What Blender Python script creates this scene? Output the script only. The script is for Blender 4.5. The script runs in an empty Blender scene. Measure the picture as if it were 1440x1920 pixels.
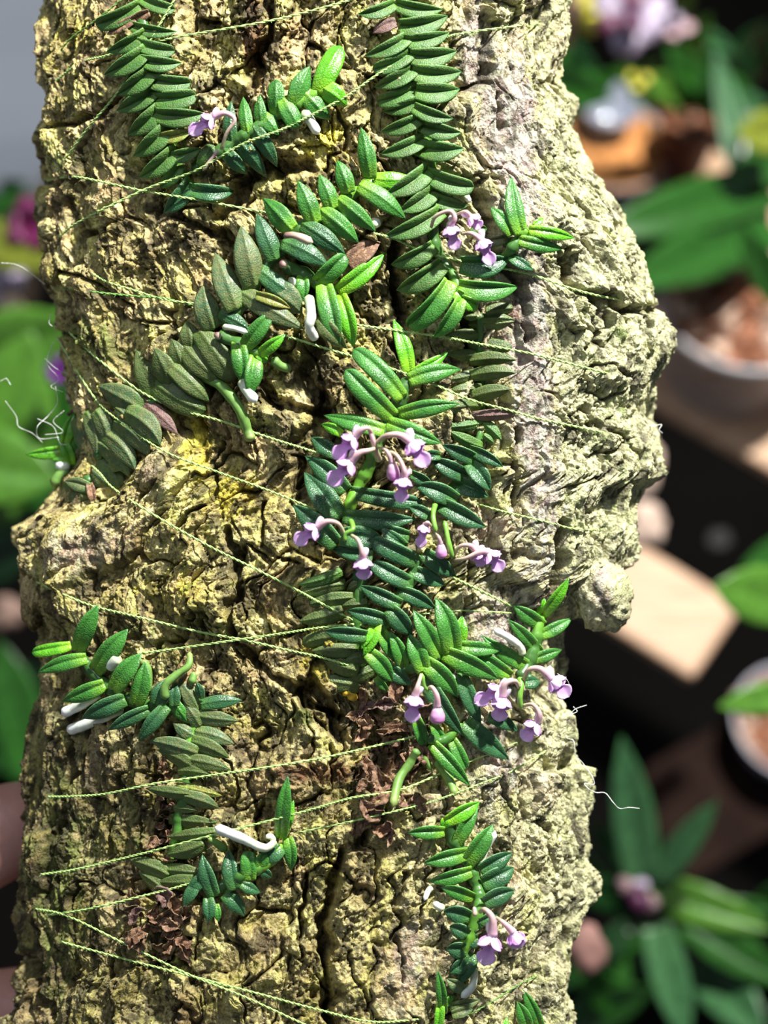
import bpy, bmesh, math, random
import numpy as np
from mathutils import Vector

# ------------------------------------------------------------------ camera, light, exposure
SC = bpy.context.scene
COL = SC.collection
K = 0.00008            # one slab unit = 0.08 mm
D0 = 0.200             # camera to slab plane, metres
PITCH = math.radians(61)
CX, CY = 720.0, 960.0
ORG = Vector((0, 0, 1.25))
FWD = Vector((0, math.cos(PITCH), -math.sin(PITCH)))
UPV = Vector((0, math.sin(PITCH), math.cos(PITCH)))
RGT = Vector((1, 0, 0))
CAM = ORG - FWD * D0

def P(x, y, z):
    """slab coordinates (x right, y down, z towards the viewer, 0.08 mm units) -> world, N x 3"""
    x = np.asarray(x, float); y = np.asarray(y, float); z = np.asarray(z, float)
    d = D0 - z * K
    a = (x - CX) * K * d / D0
    b = (CY - y) * K * d / D0
    C = np.array(CAM); f = np.array(FWD); u = np.array(UPV); r = np.array(RGT)
    return C + d[..., None] * f + a[..., None] * r + b[..., None] * u
def P1(x, y, z): return Vector(P(np.array([x]), np.array([y]), np.array([z]))[0])

cd = bpy.data.cameras.new('camera'); cam = bpy.data.objects.new('camera', cd); COL.objects.link(cam)
cam.location = CAM; cam.rotation_euler = (math.pi / 2 - PITCH, 0, 0)
cd.sensor_fit = 'VERTICAL'; cd.sensor_height = 36; cd.sensor_width = 27
cd.lens = 36 * (D0 / K) / 1920
cd.clip_start = 0.005; cd.clip_end = 20
cd.dof.use_dof = True; cd.dof.focus_distance = D0 - 5 * K
cd.dof.aperture_fstop = cd.lens / 5.4
SC.camera = cam
SC.view_settings.view_transform = 'Standard'; SC.view_settings.look = 'None'
SC.view_settings.exposure = 0.05; SC.view_settings.gamma = 1; SC.view_settings.use_curve_mapping = False

w = bpy.data.worlds.new('world'); SC.world = w; w.use_nodes = True
bg = w.node_tree.nodes['Background']; bg.inputs[0].default_value = (0.75, 0.85, 1.0, 1); bg.inputs[1].default_value = 0.16

def area(name, dx, dy, dz, dist, size, power, col, size_y=None):
    v = RGT * dx + UPV * dy - FWD * dz; v.normalize()
    l = bpy.data.lights.new(name, 'AREA'); l.energy = power; l.color = col
    l.shape = 'RECTANGLE' if size_y else 'DISK'; l.size = size
    if size_y: l.size_y = size_y
    o = bpy.data.objects.new(name, l); COL.objects.link(o)
    o.location = ORG + v * dist; o.rotation_euler = (-v).to_track_quat('-Z', 'Y').to_euler()
    return o
area('grow_lamp_light', 0.50, 1.05, 0.62, 0.70, 0.040, 17.0, (1.0, 0.98, 0.93))
area('room_light', -0.35, 0.6, 0.75, 0.9, 0.4, 1.8, (0.85, 0.92, 1.0))

# ------------------------------------------------------------------ numpy noise
def h2(ix, iy, seed):
    n = (ix.astype(np.int64) * 374761393 + iy.astype(np.int64) * 668265263 + seed * 974634777) & 0xFFFFFFFF
    n = ((n ^ (n >> 13)) * 1274126177) & 0xFFFFFFFF
    n = ((n ^ (n >> 16)) * 2246822519) & 0xFFFFFFFF
    return ((n ^ (n >> 15)) & 0xFFFFFF) / float(0xFFFFFF)
def vn(x, y, seed=0):
    ix = np.floor(x); iy = np.floor(y); fx = x - ix; fy = y - iy
    ux = fx * fx * fx * (fx * (fx * 6 - 15) + 10); uy = fy * fy * fy * (fy * (fy * 6 - 15) + 10)
    r = 0
    for a in (0, 1):
        for b in (0, 1):
            g = h2(ix + a, iy + b, seed) * 6.2832
            d = np.cos(g) * (fx - a) + np.sin(g) * (fy - b)
            r = r + d * (ux if a else 1 - ux) * (uy if b else 1 - uy)
    return r * 1.5
def fbm(x, y, o=4, seed=0, g=0.5):
    s = 0; a = 1.0
    for i in range(o):
        s = s + a * vn(x, y, seed + i * 17); x = x * 2.03 + 5.1; y = y * 2.03 - 3.7; a *= g
    return s
def ridge(x, y, o=4, seed=0):
    s = 0; a = 1.0
    for i in range(o):
        s = s + a * (1 - 2 * np.abs(vn(x, y, seed + i * 13))); x = x * 2.1 + 1.7; y = y * 2.1 + 9.2; a *= 0.5
    return s / 1.9
def worley(x, y, seed=0):
    ix = np.floor(x); iy = np.floor(y)
    f1 = np.full(x.shape, 9.0); f2 = np.full(x.shape, 9.0); idr = np.zeros(x.shape)
    for a in (-1, 0, 1):
        for b in (-1, 0, 1):
            cx = ix + a; cy = iy + b
            px = cx + 0.1 + 0.8 * h2(cx, cy, seed); py = cy + 0.1 + 0.8 * h2(cx, cy, seed + 5)
            d = np.hypot(px - x, py - y); rr = h2(cx, cy, seed + 9)
            m = d < f1
            f2 = np.where(m, f1, np.minimum(f2, d)); idr = np.where(m, rr, idr); f1 = np.where(m, d, f1)
    return f1, f2, idr
def ss(a, b, x):
    t = np.clip((x - a) / (b - a), 0, 1); return t * t * (3 - 2 * t)
def seg_dist(x, y, pts):
    d = np.full(x.shape, 1e9)
    for (x0, y0), (x1, y1) in zip(pts[:-1], pts[1:]):
        dx, dy = x1 - x0, y1 - y0; L = dx * dx + dy * dy + 1e-9
        t = np.clip(((x - x0) * dx + (y - y0) * dy) / L, 0, 1)
        d = np.minimum(d, np.hypot(x - x0 - t * dx, y - y0 - t * dy))
    return d
def poly_sd(x, y, pts):
    d = seg_dist(x, y, pts + pts[:1]); ins = np.zeros(x.shape, bool)
    n = len(pts)
    for i in range(n):
        x0, y0 = pts[i]; x1, y1 = pts[(i + 1) % n]
        c = ((y0 > y) != (y1 > y)) & (x < (x1 - x0) * (y - y0) / (y1 - y0 + 1e-12) + x0)
        ins ^= c
    return np.where(ins, d, -d)

# ------------------------------------------------------------------ object helpers
def tag(o, label, cat, group=None, kind=None):
    if label: o['label'] = label
    if cat: o['category'] = cat
    if group: o['group'] = group
    if kind: o['kind'] = kind
    return o
def empty(name, loc, label=None, cat=None, group=None):
    o = bpy.data.objects.new(name, None); COL.objects.link(o); o.location = loc; o.empty_display_size = 0.005
    return tag(o, label, cat, group)
def fixn(me):
    bm = bmesh.new(); bm.from_mesh(me); bmesh.ops.recalc_face_normals(bm, faces=bm.faces); bm.to_mesh(me); bm.free()
def mobj(name, V, F, mat, parent=None, uv=None, smooth=True, cols=None):
    V = np.asarray(V, float)
    if parent is not None:
        org = np.array(wloc(parent))
    else:
        org = V.mean(axis=0)
    me = bpy.data.meshes.new(name); me.from_pydata((V - org).tolist(), [], F)
    if isinstance(mat, (list, tuple)):
        for m in mat: me.materials.append(m)
    else: me.materials.append(mat)
    if uv is not None:
        l = me.uv_layers.new(name='UVMap'); vi = np.empty(len(me.loops), np.int32); me.loops.foreach_get('vertex_index', vi)
        l.data.foreach_set('uv', np.asarray(uv, np.float32)[vi].ravel())
    if smooth: me.polygons.foreach_set('use_smooth', [True] * len(me.polygons))
    me.update(); fixn(me)
    o = bpy.data.objects.new(name, me); COL.objects.link(o)
    if parent is not None: o.parent = parent
    else: o.location = org
    WL[o.name] = Vector(org) if parent is None else wloc(parent)
    return o
WL = {}
def wloc(o):
    if o.name in WL: return WL[o.name]
    return Vector(o.location)

def tube_geo(pts, rad, n=8, cap=True):
    """pts Nx3 in slab units, rad N -> verts (slab), faces, uv"""
    pts = np.asarray(pts, float); N = len(pts); rad = np.broadcast_to(np.asarray(rad, float), (N,))
    T = np.gradient(pts, axis=0); T /= np.linalg.norm(T, axis=1)[:, None] + 1e-9
    ref = np.array([0, 0, 1.0]) if abs(T[0][2]) < 0.9 else np.array([1.0, 0, 0])
    V = []; UV = []
    s = np.cross(T[0], ref)
    for i in range(N):
        s = s - T[i] * s.dot(T[i]); s /= np.linalg.norm(s) + 1e-9; u = np.cross(s, T[i])
        for j in range(n):
            a = 2 * math.pi * j / n
            V.append(pts[i] + rad[i] * (math.cos(a) * s + math.sin(a) * u)); UV.append((j / n, i / (N - 1)))
    F = [[i * n + j, i * n + (j + 1) % n, (i + 1) * n + (j + 1) % n, (i + 1) * n + j] for i in range(N - 1) for j in range(n)]
    if cap:
        F.append([j for j in range(n)][::-1]); F.append([(N - 1) * n + j for j in range(n)])
    return np.array(V), F, np.array(UV)
def spline(pts, n):
    """Catmull-Rom through pts"""
    p = np.asarray(pts, float); 
    if len(p) == 2: return p[0] + np.linspace(0, 1, n)[:, None] * (p[1] - p[0])
    q = np.vstack([2 * p[0] - p[1], p, 2 * p[-1] - p[-2]])
    u = np.linspace(0, len(p) - 1 - 1e-6, n); i = u.astype(int); t = (u - i)[:, None]
    a, b, c, d = q[i], q[i + 1], q[i + 2], q[i + 3]
    return 0.5 * (2 * b + (c - a) * t + (2 * a - 5 * b + 4 * c - d) * t * t + (3 * b - a - 3 * c + d) * t ** 3)
def merge(parts):
    V = []; F = []; UV = []; o = 0
    for v, f, uv in parts:
        V.append(v); UV.append(uv); F += [[a + o for a in q] for q in f]; o += len(v)
    return np.vstack(V), F, np.vstack(UV)
def PW(V): return P(V[:, 0], V[:, 1], V[:, 2])

# ------------------------------------------------------------------ materials
class NT:
    def __init__(s, name):
        s.m = bpy.data.materials.new(name); s.m.use_nodes = True; s.t = s.m.node_tree; s.b = s.t.nodes['Principled BSDF']
    def n(s, t, **k):
        o = s.t.nodes.new(t)
        for a, b in k.items():
            if a.startswith('i_'):
                o.inputs[a[2:].replace('_', ' ')].default_value = b
            else: setattr(o, a, b)
        return o
    def l(s, a, b): s.t.links.new(a, b)
    def mix(s, fac, a, b, blend='MIX'):
        o = s.n('ShaderNodeMix', data_type='RGBA', blend_type=blend)
        for i, v in ((0, fac), (6, a), (7, b)):
            if isinstance(v, bpy.types.NodeSocket): s.l(v, o.inputs[i])
            elif i == 0: o.inputs[0].default_value = v
            else: o.inputs[i].default_value = (*v[:3], 1)
        return o.outputs[2]
    def ramp(s, v, stops):
        o = s.n('ShaderNodeValToRGB'); r = o.color_ramp
        while len(r.elements) < len(stops): r.elements.new(0.5)
        for e, (p, c) in zip(r.elements, stops):
            e.position = p; e.color = (*c, 1) if not isinstance(c, float) else (c, c, c, 1)
        s.l(v, o.inputs[0]); return o.outputs[0]
    def tex(s, kind, scale, detail=3, coord='Object', stretch=None, **k):
        c = s.n('ShaderNodeTexCoord'); v = c.outputs[coord]
        if stretch:
            mp = s.n('ShaderNodeMapping'); mp.inputs['Scale'].default_value = stretch; s.l(v, mp.inputs[0]); v = mp.outputs[0]
        if kind == 'noise':
            o = s.n('ShaderNodeTexNoise'); o.inputs['Scale'].default_value = scale; o.inputs['Detail'].default_value = detail
            s.l(v, o.inputs['Vector']); return o.outputs['Fac']
        o = s.n('ShaderNodeTexVoronoi', **k); o.inputs['Scale'].default_value = scale; s.l(v, o.inputs['Vector'])
        return o.outputs['Distance']
    def bump(s, h, dist, strength=1.0, prev=None, inv=False):
        o = s.n('ShaderNodeBump', invert=inv); o.inputs['Strength'].default_value = strength; o.inputs['Distance'].default_value = dist
        s.l(h, o.inputs['Height'])
        if prev: s.l(prev, o.inputs['Normal'])
        return o.outputs[0]
def setp(b, **k):
    names = dict(rough='Roughness', spec='Specular IOR Level', sss='Subsurface Weight', trans='Transmission Weight', coat='Coat Weight', coatr='Coat Roughness', metal='Metallic', ior='IOR', alpha='Alpha')
    for a, v in k.items(): b.inputs[names[a]].default_value = v

def leaf_mat(name, base, body, tipc, margin, speck=None, speck_amt=0.0, rough=0.36, coat=0.06, bump=0.00005, cell=4200):
    m = NT(name); uv = m.n('ShaderNodeUVMap'); sp = m.n('ShaderNodeSeparateXYZ'); m.l(uv.outputs[0], sp.inputs[0])
    c = m.ramp(sp.outputs[1], [(0.0, base), (0.36, body), (0.8, body), (1.0, tipc)])
    nz = m.tex('noise', 500, 4); v = m.ramp(nz, [(0.3, 0.75), (0.7, 1.25)])
    c = m.mix(1.0, c, v, 'MULTIPLY')
    mg = m.ramp(sp.outputs[0], [(0.0, 1.0), (0.05, 0.0), (0.95, 0.0)]); 
    e = mg.node.color_ramp.elements.new(1.0); e.color = (1, 1, 1, 1)
    c = m.mix(mg, c, margin)
    vo = m.tex('voronoi', cell)
    vd = m.ramp(vo, [(0.05, 1.18), (0.65, 0.84)]); c = m.mix(1.0, c, vd, 'MULTIPLY')
    if speck:
        n2 = m.tex('noise', 1500, 5); f = m.ramp(n2, [(0.5 - 0.12 * speck_amt, 0.0), (0.62 - 0.12 * speck_amt, min(1.0, speck_amt))])
        c = m.mix(f, c, speck)
        n3 = m.tex('noise', 260, 3); f3 = m.ramp(n3, [(0.45, 0.0), (0.7, 0.6 * min(1.0, speck_amt))])
        c = m.mix(f3, c, speck)
    m.l(c, m.b.inputs['Base Color'])
    bn = m.bump(vo, bump * 1.5, 0.8, None, True); n4 = m.tex('noise', 700, 3); bn = m.bump(n4, 0.00015, 0.4, bn)
    m.l(bn, m.b.inputs['Normal']); setp(m.b, rough=rough, coat=coat, coatr=0.2, spec=0.4)
    m.b.inputs['Subsurface Weight'].default_value = 0.15; m.b.inputs['Subsurface Radius'].default_value = (0.3, 1.0, 0.15); m.b.inputs['Subsurface Scale'].default_value = 0.0004
    return m.m
M = {}
M['d'] = leaf_mat('dark_green_leaf', (0.07, 0.19, 0.04), (0.034, 0.118, 0.044), (0.042, 0.135, 0.055), (0.17, 0.33, 0.15))
M['m'] = leaf_mat('green_leaf', (0.20, 0.42, 0.035), (0.055, 0.215, 0.032), (0.055, 0.20, 0.045), (0.14, 0.36, 0.09))
M['b'] = leaf_mat('bright_green_leaf', (0.30, 0.58, 0.03), (0.12, 0.42, 0.022), (0.06, 0.30, 0.03), (0.25, 0.55, 0.08), rough=0.25, coat=0.35)
M['o'] = leaf_mat('olive_leaf', (0.09, 0.16, 0.03), (0.078, 0.130, 0.034), (0.05, 0.12, 0.03), (0.12, 0.22, 0.07), (0.14, 0.15, 0.05), 0.45, rough=0.5)
M['t'] = leaf_mat('mid_green_stacked_leaf', (0.10, 0.24, 0.03), (0.062, 0.165, 0.032), (0.05, 0.15, 0.04), (0.15, 0.29, 0.09), (0.12, 0.17, 0.05), 0.35, rough=0.5, coat=0.0)
M['s'] = leaf_mat('speckled_olive_leaf', (0.10, 0.20, 0.04), (0.070, 0.140, 0.055), (0.05, 0.12, 0.05), (0.18, 0.27, 0.11), (0.17, 0.17, 0.06), 0.55, rough=0.5)
M['y'] = leaf_mat('yellowing_leaf', (0.22, 0.34, 0.05), (0.24, 0.33, 0.05), (0.32, 0.28, 0.05), (0.3, 0.35, 0.1), (0.2, 0.15, 0.04), 0.6)
M['p'] = leaf_mat('purple_brown_dead_leaf', (0.12, 0.07, 0.05), (0.15, 0.075, 0.065), (0.14, 0.07, 0.06), (0.2, 0.12, 0.09), (0.2, 0.13, 0.11), 0.7, rough=0.6, coat=0)
M['r'] = leaf_mat('dry_brown_leaf', (0.36, 0.22, 0.13), (0.34, 0.20, 0.115), (0.40, 0.27, 0.17), (0.4, 0.3, 0.2), (0.12, 0.06, 0.035), 0.8, rough=0.7, coat=0)
def plain(name, col, rough=0.5, nscale=None, var=0.25, bump=None, **k):
    m = NT(name)
    if nscale:
        nz = m.tex('noise', nscale, 5); v = m.ramp(nz, [(0.3, 1 - var), (0.7, 1 + var)])
        m.l(m.mix(1.0, col, v, 'MULTIPLY'), m.b.inputs['Base Color'])
        if bump: m.l(m.bump(nz, bump), m.b.inputs['Normal'])
    else: m.b.inputs['Base Color'].default_value = (*col, 1)
    setp(m.b, rough=rough, **k); return m.m
def vgrad(name, stops, rough=0.4, sss=0.0, **k):
    m = NT(name); uv = m.n('ShaderNodeUVMap'); sp = m.n('ShaderNodeSeparateXYZ'); m.l(uv.outputs[0], sp.inputs[0])
    c = m.ramp(sp.outputs[1], stops); nz = m.tex('noise', 900, 4); v = m.ramp(nz, [(0.3, 0.85), (0.7, 1.15)])
    m.l(m.mix(1.0, c, v, 'MULTIPLY'), m.b.inputs['Base Color']); m.l(m.bump(nz, 0.00008, 0.6), m.b.inputs['Normal'])
    setp(m.b, rough=rough, **k); m.b.inputs['Subsurface Weight'].default_value = sss
    m.b.inputs['Subsurface Radius'].default_value = (1, .8, .9); m.b.inputs['Subsurface Scale'].default_value = 0.0008
    return m.m
M['stem'] = vgrad('pale_green_stem', [(0, (0.05, 0.13, 0.03)), (0.6, (0.06, 0.18, 0.03)), (1, (0.17, 0.42, 0.03))], 0.35, coat=0.2)
M['wroot'] = vgrad('white_root', [(0, (0.42, 0.52, 0.25)), (0.35, (0.70, 0.76, 0.60)), (1, (0.88, 0.90, 0.86))], 0.45, 0.2)
M['groot'] = vgrad('green_root', [(0, (0.14, 0.28, 0.06)), (0.8, (0.15, 0.30, 0.06)), (1, (0.28, 0.36, 0.10))], 0.5)
M['ped'] = vgrad('flower_stalk', [(0, (0.42, 0.40, 0.22)), (0.4, (0.52, 0.38, 0.32)), (0.8, (0.60, 0.38, 0.42)), (1, (0.70, 0.46, 0.60))], 0.35, 0.2)
M['petal'] = vgrad('lilac_petal', [(0, (0.92, 0.76, 0.88)), (0.5, (0.86, 0.52, 0.90)), (1, (0.72, 0.32, 0.85))], 0.35, 0.08)
M['lip'] = vgrad('violet_lip', [(0, (0.92, 0.78, 0.88)), (0.3, (0.74, 0.30, 0.84)), (0.6, (0.80, 0.42, 0.88)), (1, (0.86, 0.58, 0.93))], 0.3, 0.08)
M['spur'] = vgrad('pale_spur', [(0, (0.82, 0.62, 0.84)), (1, (0.84, 0.78, 0.90))], 0.25, 0.15)
M['bud'] = vgrad('pink_bud', [(0, (0.6, 0.42, 0.5)), (0.5, (0.66, 0.33, 0.60)), (1, (0.60, 0.16, 0.50))], 0.3, 0.3)
M['anther'] = plain('anther', (0.75, 0.42, 0.15), 0.4)
M['gstalk'] = plain('green_flower_stem', (0.16, 0.36, 0.05), 0.35, 900)
M['faded'] = vgrad('faded_flower', [(0, (0.18, 0.07, 0.08)), (0.6, (0.5, 0.36, 0.28)), (1, (0.6, 0.5, 0.36))], 0.5)
M['thread'] = plain('green_thread', (0.40, 0.60, 0.19), 0.6, 2500)
M['threadm'] = plain('mossy_green_thread', (0.16, 0.32, 0.07), 0.8, 2500)
M['web'] = plain('white_filament', (0.8, 0.8, 0.78), 0.25)
# ------------------------------------------------------------------ the cork bark slab
L_EDGE = [(-260, 110), (0, 96), (60, 88), (140, 80), (200, 78), (260, 72), (320, 84), (340, 90), (400, 77), (480, 80), (535, 92), (560, 110), (640, 112), (700, 124), (760, 138), (820, 152), (870, 150), (930, 108), (960, 82), (1000, 58), (1060, 50), (1100, 46), (1150, 62), (1190, 80), (1250, 84), (1330, 74), (1400, 62), (1480, 58), (1560, 50), (1620, 44), (1700, 36), (1760, 40), (1810, 38), (1860, 20), (1920, 10), (2120, -10)]
R_EDGE = [(-260, 1040), (0, 1032), (50, 1026), (100, 1020), (150, 1018), (190, 1044), (240, 1048), (290, 1060), (340, 1092), (380, 1120), (430, 1145), (470, 1168), (520, 1188), (560, 1210), (620, 1226), (680, 1222), (720, 1203), (780, 1200), (800, 1210), (850, 1208), (885, 1210), (915, 1172), (950, 1160), (1000, 1160), (1060, 1150), (1100, 1085), (1140, 1060), (1200, 1048), (1300, 1044), (1340, 1072), (1400, 1076), (1450, 1070), (1500, 1073), (1560, 1070), (1600, 1076), (1680, 1074), (1730, 1050), (1780, 1038), (1850, 1034), (1920, 1040), (2120, 1050)]
RIDGE_POLY = [(905, -200), (1060, -200), (1300, 600), (1250, 1000), (1130, 1180), (1000, 1150), (935, 1060), (915, 900), (935, 800), (975, 660), (965, 540), (925, 440), (890, 335), (840, 320), (800, 230), (850, 172), (900, 158)]
LOWR_POLY = [(668, 1478), (790, 1500), (900, 1440), (1300, 1440), (1300, 2200), (655, 2200), (630, 1900), (618, 1760), (640, 1640), (655, 1600), (700, 1560)]
LOWL_POLY = [(220, 1840), (300, 1795), (345, 1830), (360, 2200), (225, 2200)]
MID_POLY = [(560, 1780), (600, 1790), (620, 1930), (640, 2200), (520, 2200), (535, 1850)]
TOPL_POLY = [(330, 60), (440, 130), (500, 190), (470, 300), (380, 330), (250, 250), (230, 60)]
KNOT_POLY = [(215, 960), (240, 900), (290, 840), (350, 830), (390, 880), (400, 960), (340, 1040), (240, 1050), (130, 1100), (60, 1080), (60, 980), (120, 960)]
FISS = [  # points, width, depth
 ([(495, -40), (505, 60), (478, 150), (452, 205)], 15, 34), ([(560, -20), (548, 40)], 8, 16), ([(225, 190), (140, 232), (85, 228)], 9, 26),
 ([(420, 400), (455, 340), (520, 300), (575, 310)], 26, 44), ([(330, 400), (380, 420), (440, 470), (430, 520)], 20, 30),
 ([(745, 460), (742, 560), (750, 625), (770, 690)], 17, 60), ([(705, 460), (700, 560)], 8, 18),
 ([(80, 470), (115, 512), (180, 532), (250, 572), (330, 622), (350, 680)], 8, 22), ([(585, 650), (570, 700), (600, 760), (560, 850), (562, 920)], 24, 40),
 ([(470, 700), (520, 760), (610, 770)], 14, 26), ([(425, 1000), (440, 1090), (430, 1175), (480, 1240), (520, 1268), (570, 1320), (650, 1345)], 13, 42),
 ([(640, 1380), (600, 1300), (560, 1285)], 22, 40), ([(567, 1640), (570, 1720), (560, 1800)], 8, 34), ([(640, 1600), (612, 1700), (602, 1850), (640, 1960)], 15, 46),
 ([(220, 1790), (216, 1860), (228, 1960)], 7, 30), ([(360, 1760), (352, 1840)], 8, 26), ([(758, 1640), (742, 1716), (722, 1752), (742, 1850)], 6, 22),
 ([(300, 1470), (308, 1540), (300, 1600)], 12, 36), ([(880, 160), (850, 172), (905, 158)], 7, 34), ([(905, 40), (902, 150)], 7, 20), ([(918, 180), (932, 250)], 6, 18),
 ([(1038, 470), (1045, 525), (1100, 562), (1195, 584)], 13, 40), ([(1098, 560), (1110, 610), (1090, 650)], 9, 26), ([(1032, 985), (1034, 1050), (1010, 1110), (1000, 1150)], 18, 80),
 ([(895, 330), (900, 400), (935, 480), (975, 560), (985, 640)], 12, 34), ([(955, 800), (945, 900), (958, 960)], 9, 30), ([(870, 590), (905, 690), (900, 780)], 26, 40),
 ([(1090, 790), (1150, 828), (1100, 862)], 6, 20), ([(1150, 900), (1110, 930), (1080, 960)], 9, 28), ([(1085, 700), (1120, 690), (1150, 712), (1120, 738), (1088, 728), (1085, 700)], 5, 14),
 ([(280, 130), (240, 200), (255, 260)], 10, 20), ([(80, 340), (120, 360), (130, 420), (180, 440)], 8, 24), ([(100, 620), (160, 650), (200, 720)], 10, 22),
 ([(420, 830), (410, 900), (330, 1000)], 7, 22), ([(500, 940), (490, 1010), (560, 1060)], 7, 22), ([(130, 1330), (135, 1450), (110, 1560)], 9, 28), ([(330, 1360), (290, 1420), (285, 1500)], 8, 20),
 ([(480, 1400), (470, 1500), (500, 1600)], 6, 16), ([(400, 1500), (395, 1560)], 6, 14), ([(870, 1640), (905, 1560)], 5, 12), ([(1010, 1560), (1030, 1640), (1015, 1720)], 7, 20), ([(960, 1430), (965, 1540)], 5, 12),
 ([(640, 60), (620, 160), (650, 260), (610, 320)], 7, 20), ([(690, 430), (660, 520), (640, 600)], 7, 22), ([(560, 500), (600, 560)], 12, 20), ([(880, 1000), (890, 1100), (860, 1200)], 7, 16),
 ([(20, 1900), (60, 1780), (100, 1960)], 10, 30), ([(690, 1900), (650, 1780)], 6, 14)]
def blob(x, y, cx, cy, rx, ry, ang=0.0):
    c, s = math.cos(ang), math.sin(ang); dx = x - cx; dy = y - cy
    return np.exp(-(((dx * c + dy * s) / rx) ** 2 + ((-dx * s + dy * c) / ry) ** 2))
def pink_mask(x, y):
    m = blob(x, y, 985, 700, 45, 420, -0.05) + blob(x, y, 930, 230, 50, 130, 0.0) + blob(x, y, 880, 90, 22, 100) + blob(x, y, 930, 1180, 70, 90) * 0.9
    m += blob(x, y, 920, 1420, 60, 90) * 0.8 + blob(x, y, 750, 1800, 45, 110, 0.3) * 0.8 + blob(x, y, 170, 1030, 90, 45, -0.3) * 0.9 + blob(x, y, 310, 890, 40, 50) * 0.7
    m += blob(x, y, 170, 1440, 40, 70) * 0.6 + blob(x, y, 1130, 1100, 30, 60) * 0.7 + blob(x, y, 640, 160, 30, 60) * 0.2
    return np.clip(m, 0, 1)
def red_mask(x, y):
    return np.clip(blob(x, y, 480, 80, 30, 110) + blob(x, y, 590, 1450, 120, 22) * 0.9 + blob(x, y, 720, 1400, 70, 90) * 0.7 + blob(x, y, 400, 420, 60, 60) * 0.5 + blob(x, y, 960, 590, 20, 60) * 0.7, 0, 1)
def yel_mask(x, y):
    return np.clip(blob(x, y, 370, 830, 40, 60) + blob(x, y, 430, 930, 60, 50) + blob(x, y, 590, 1230, 40, 60) + blob(x, y, 330, 1100, 110, 60) * .6 + blob(x, y, 610, 270, 60, 60) * .8 + blob(x, y, 140, 60, 60, 80) * .6 + blob(x, y, 250, 600, 80, 70) * .2, 0, 1)
def moss_mask(x, y):
    return np.clip(blob(x, y, 180, 640, 70, 40, .5) + blob(x, y, 130, 300, 50, 40) * .5 + blob(x, y, 110, 1650, 60, 260) * .9 + blob(x, y, 230, 1180, 70, 40) * .5 + blob(x, y, 570, 1345, 16, 16) * 1.5
      + blob(x, y, 560, 650, 50, 60) * .8 + blob(x, y, 350, 1060, 60, 40) * .5 + blob(x, y, 240, 1560, 50, 110) * .6 + blob(x, y, 1130, 700, 60, 300) * .35, 0, 1)

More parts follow.
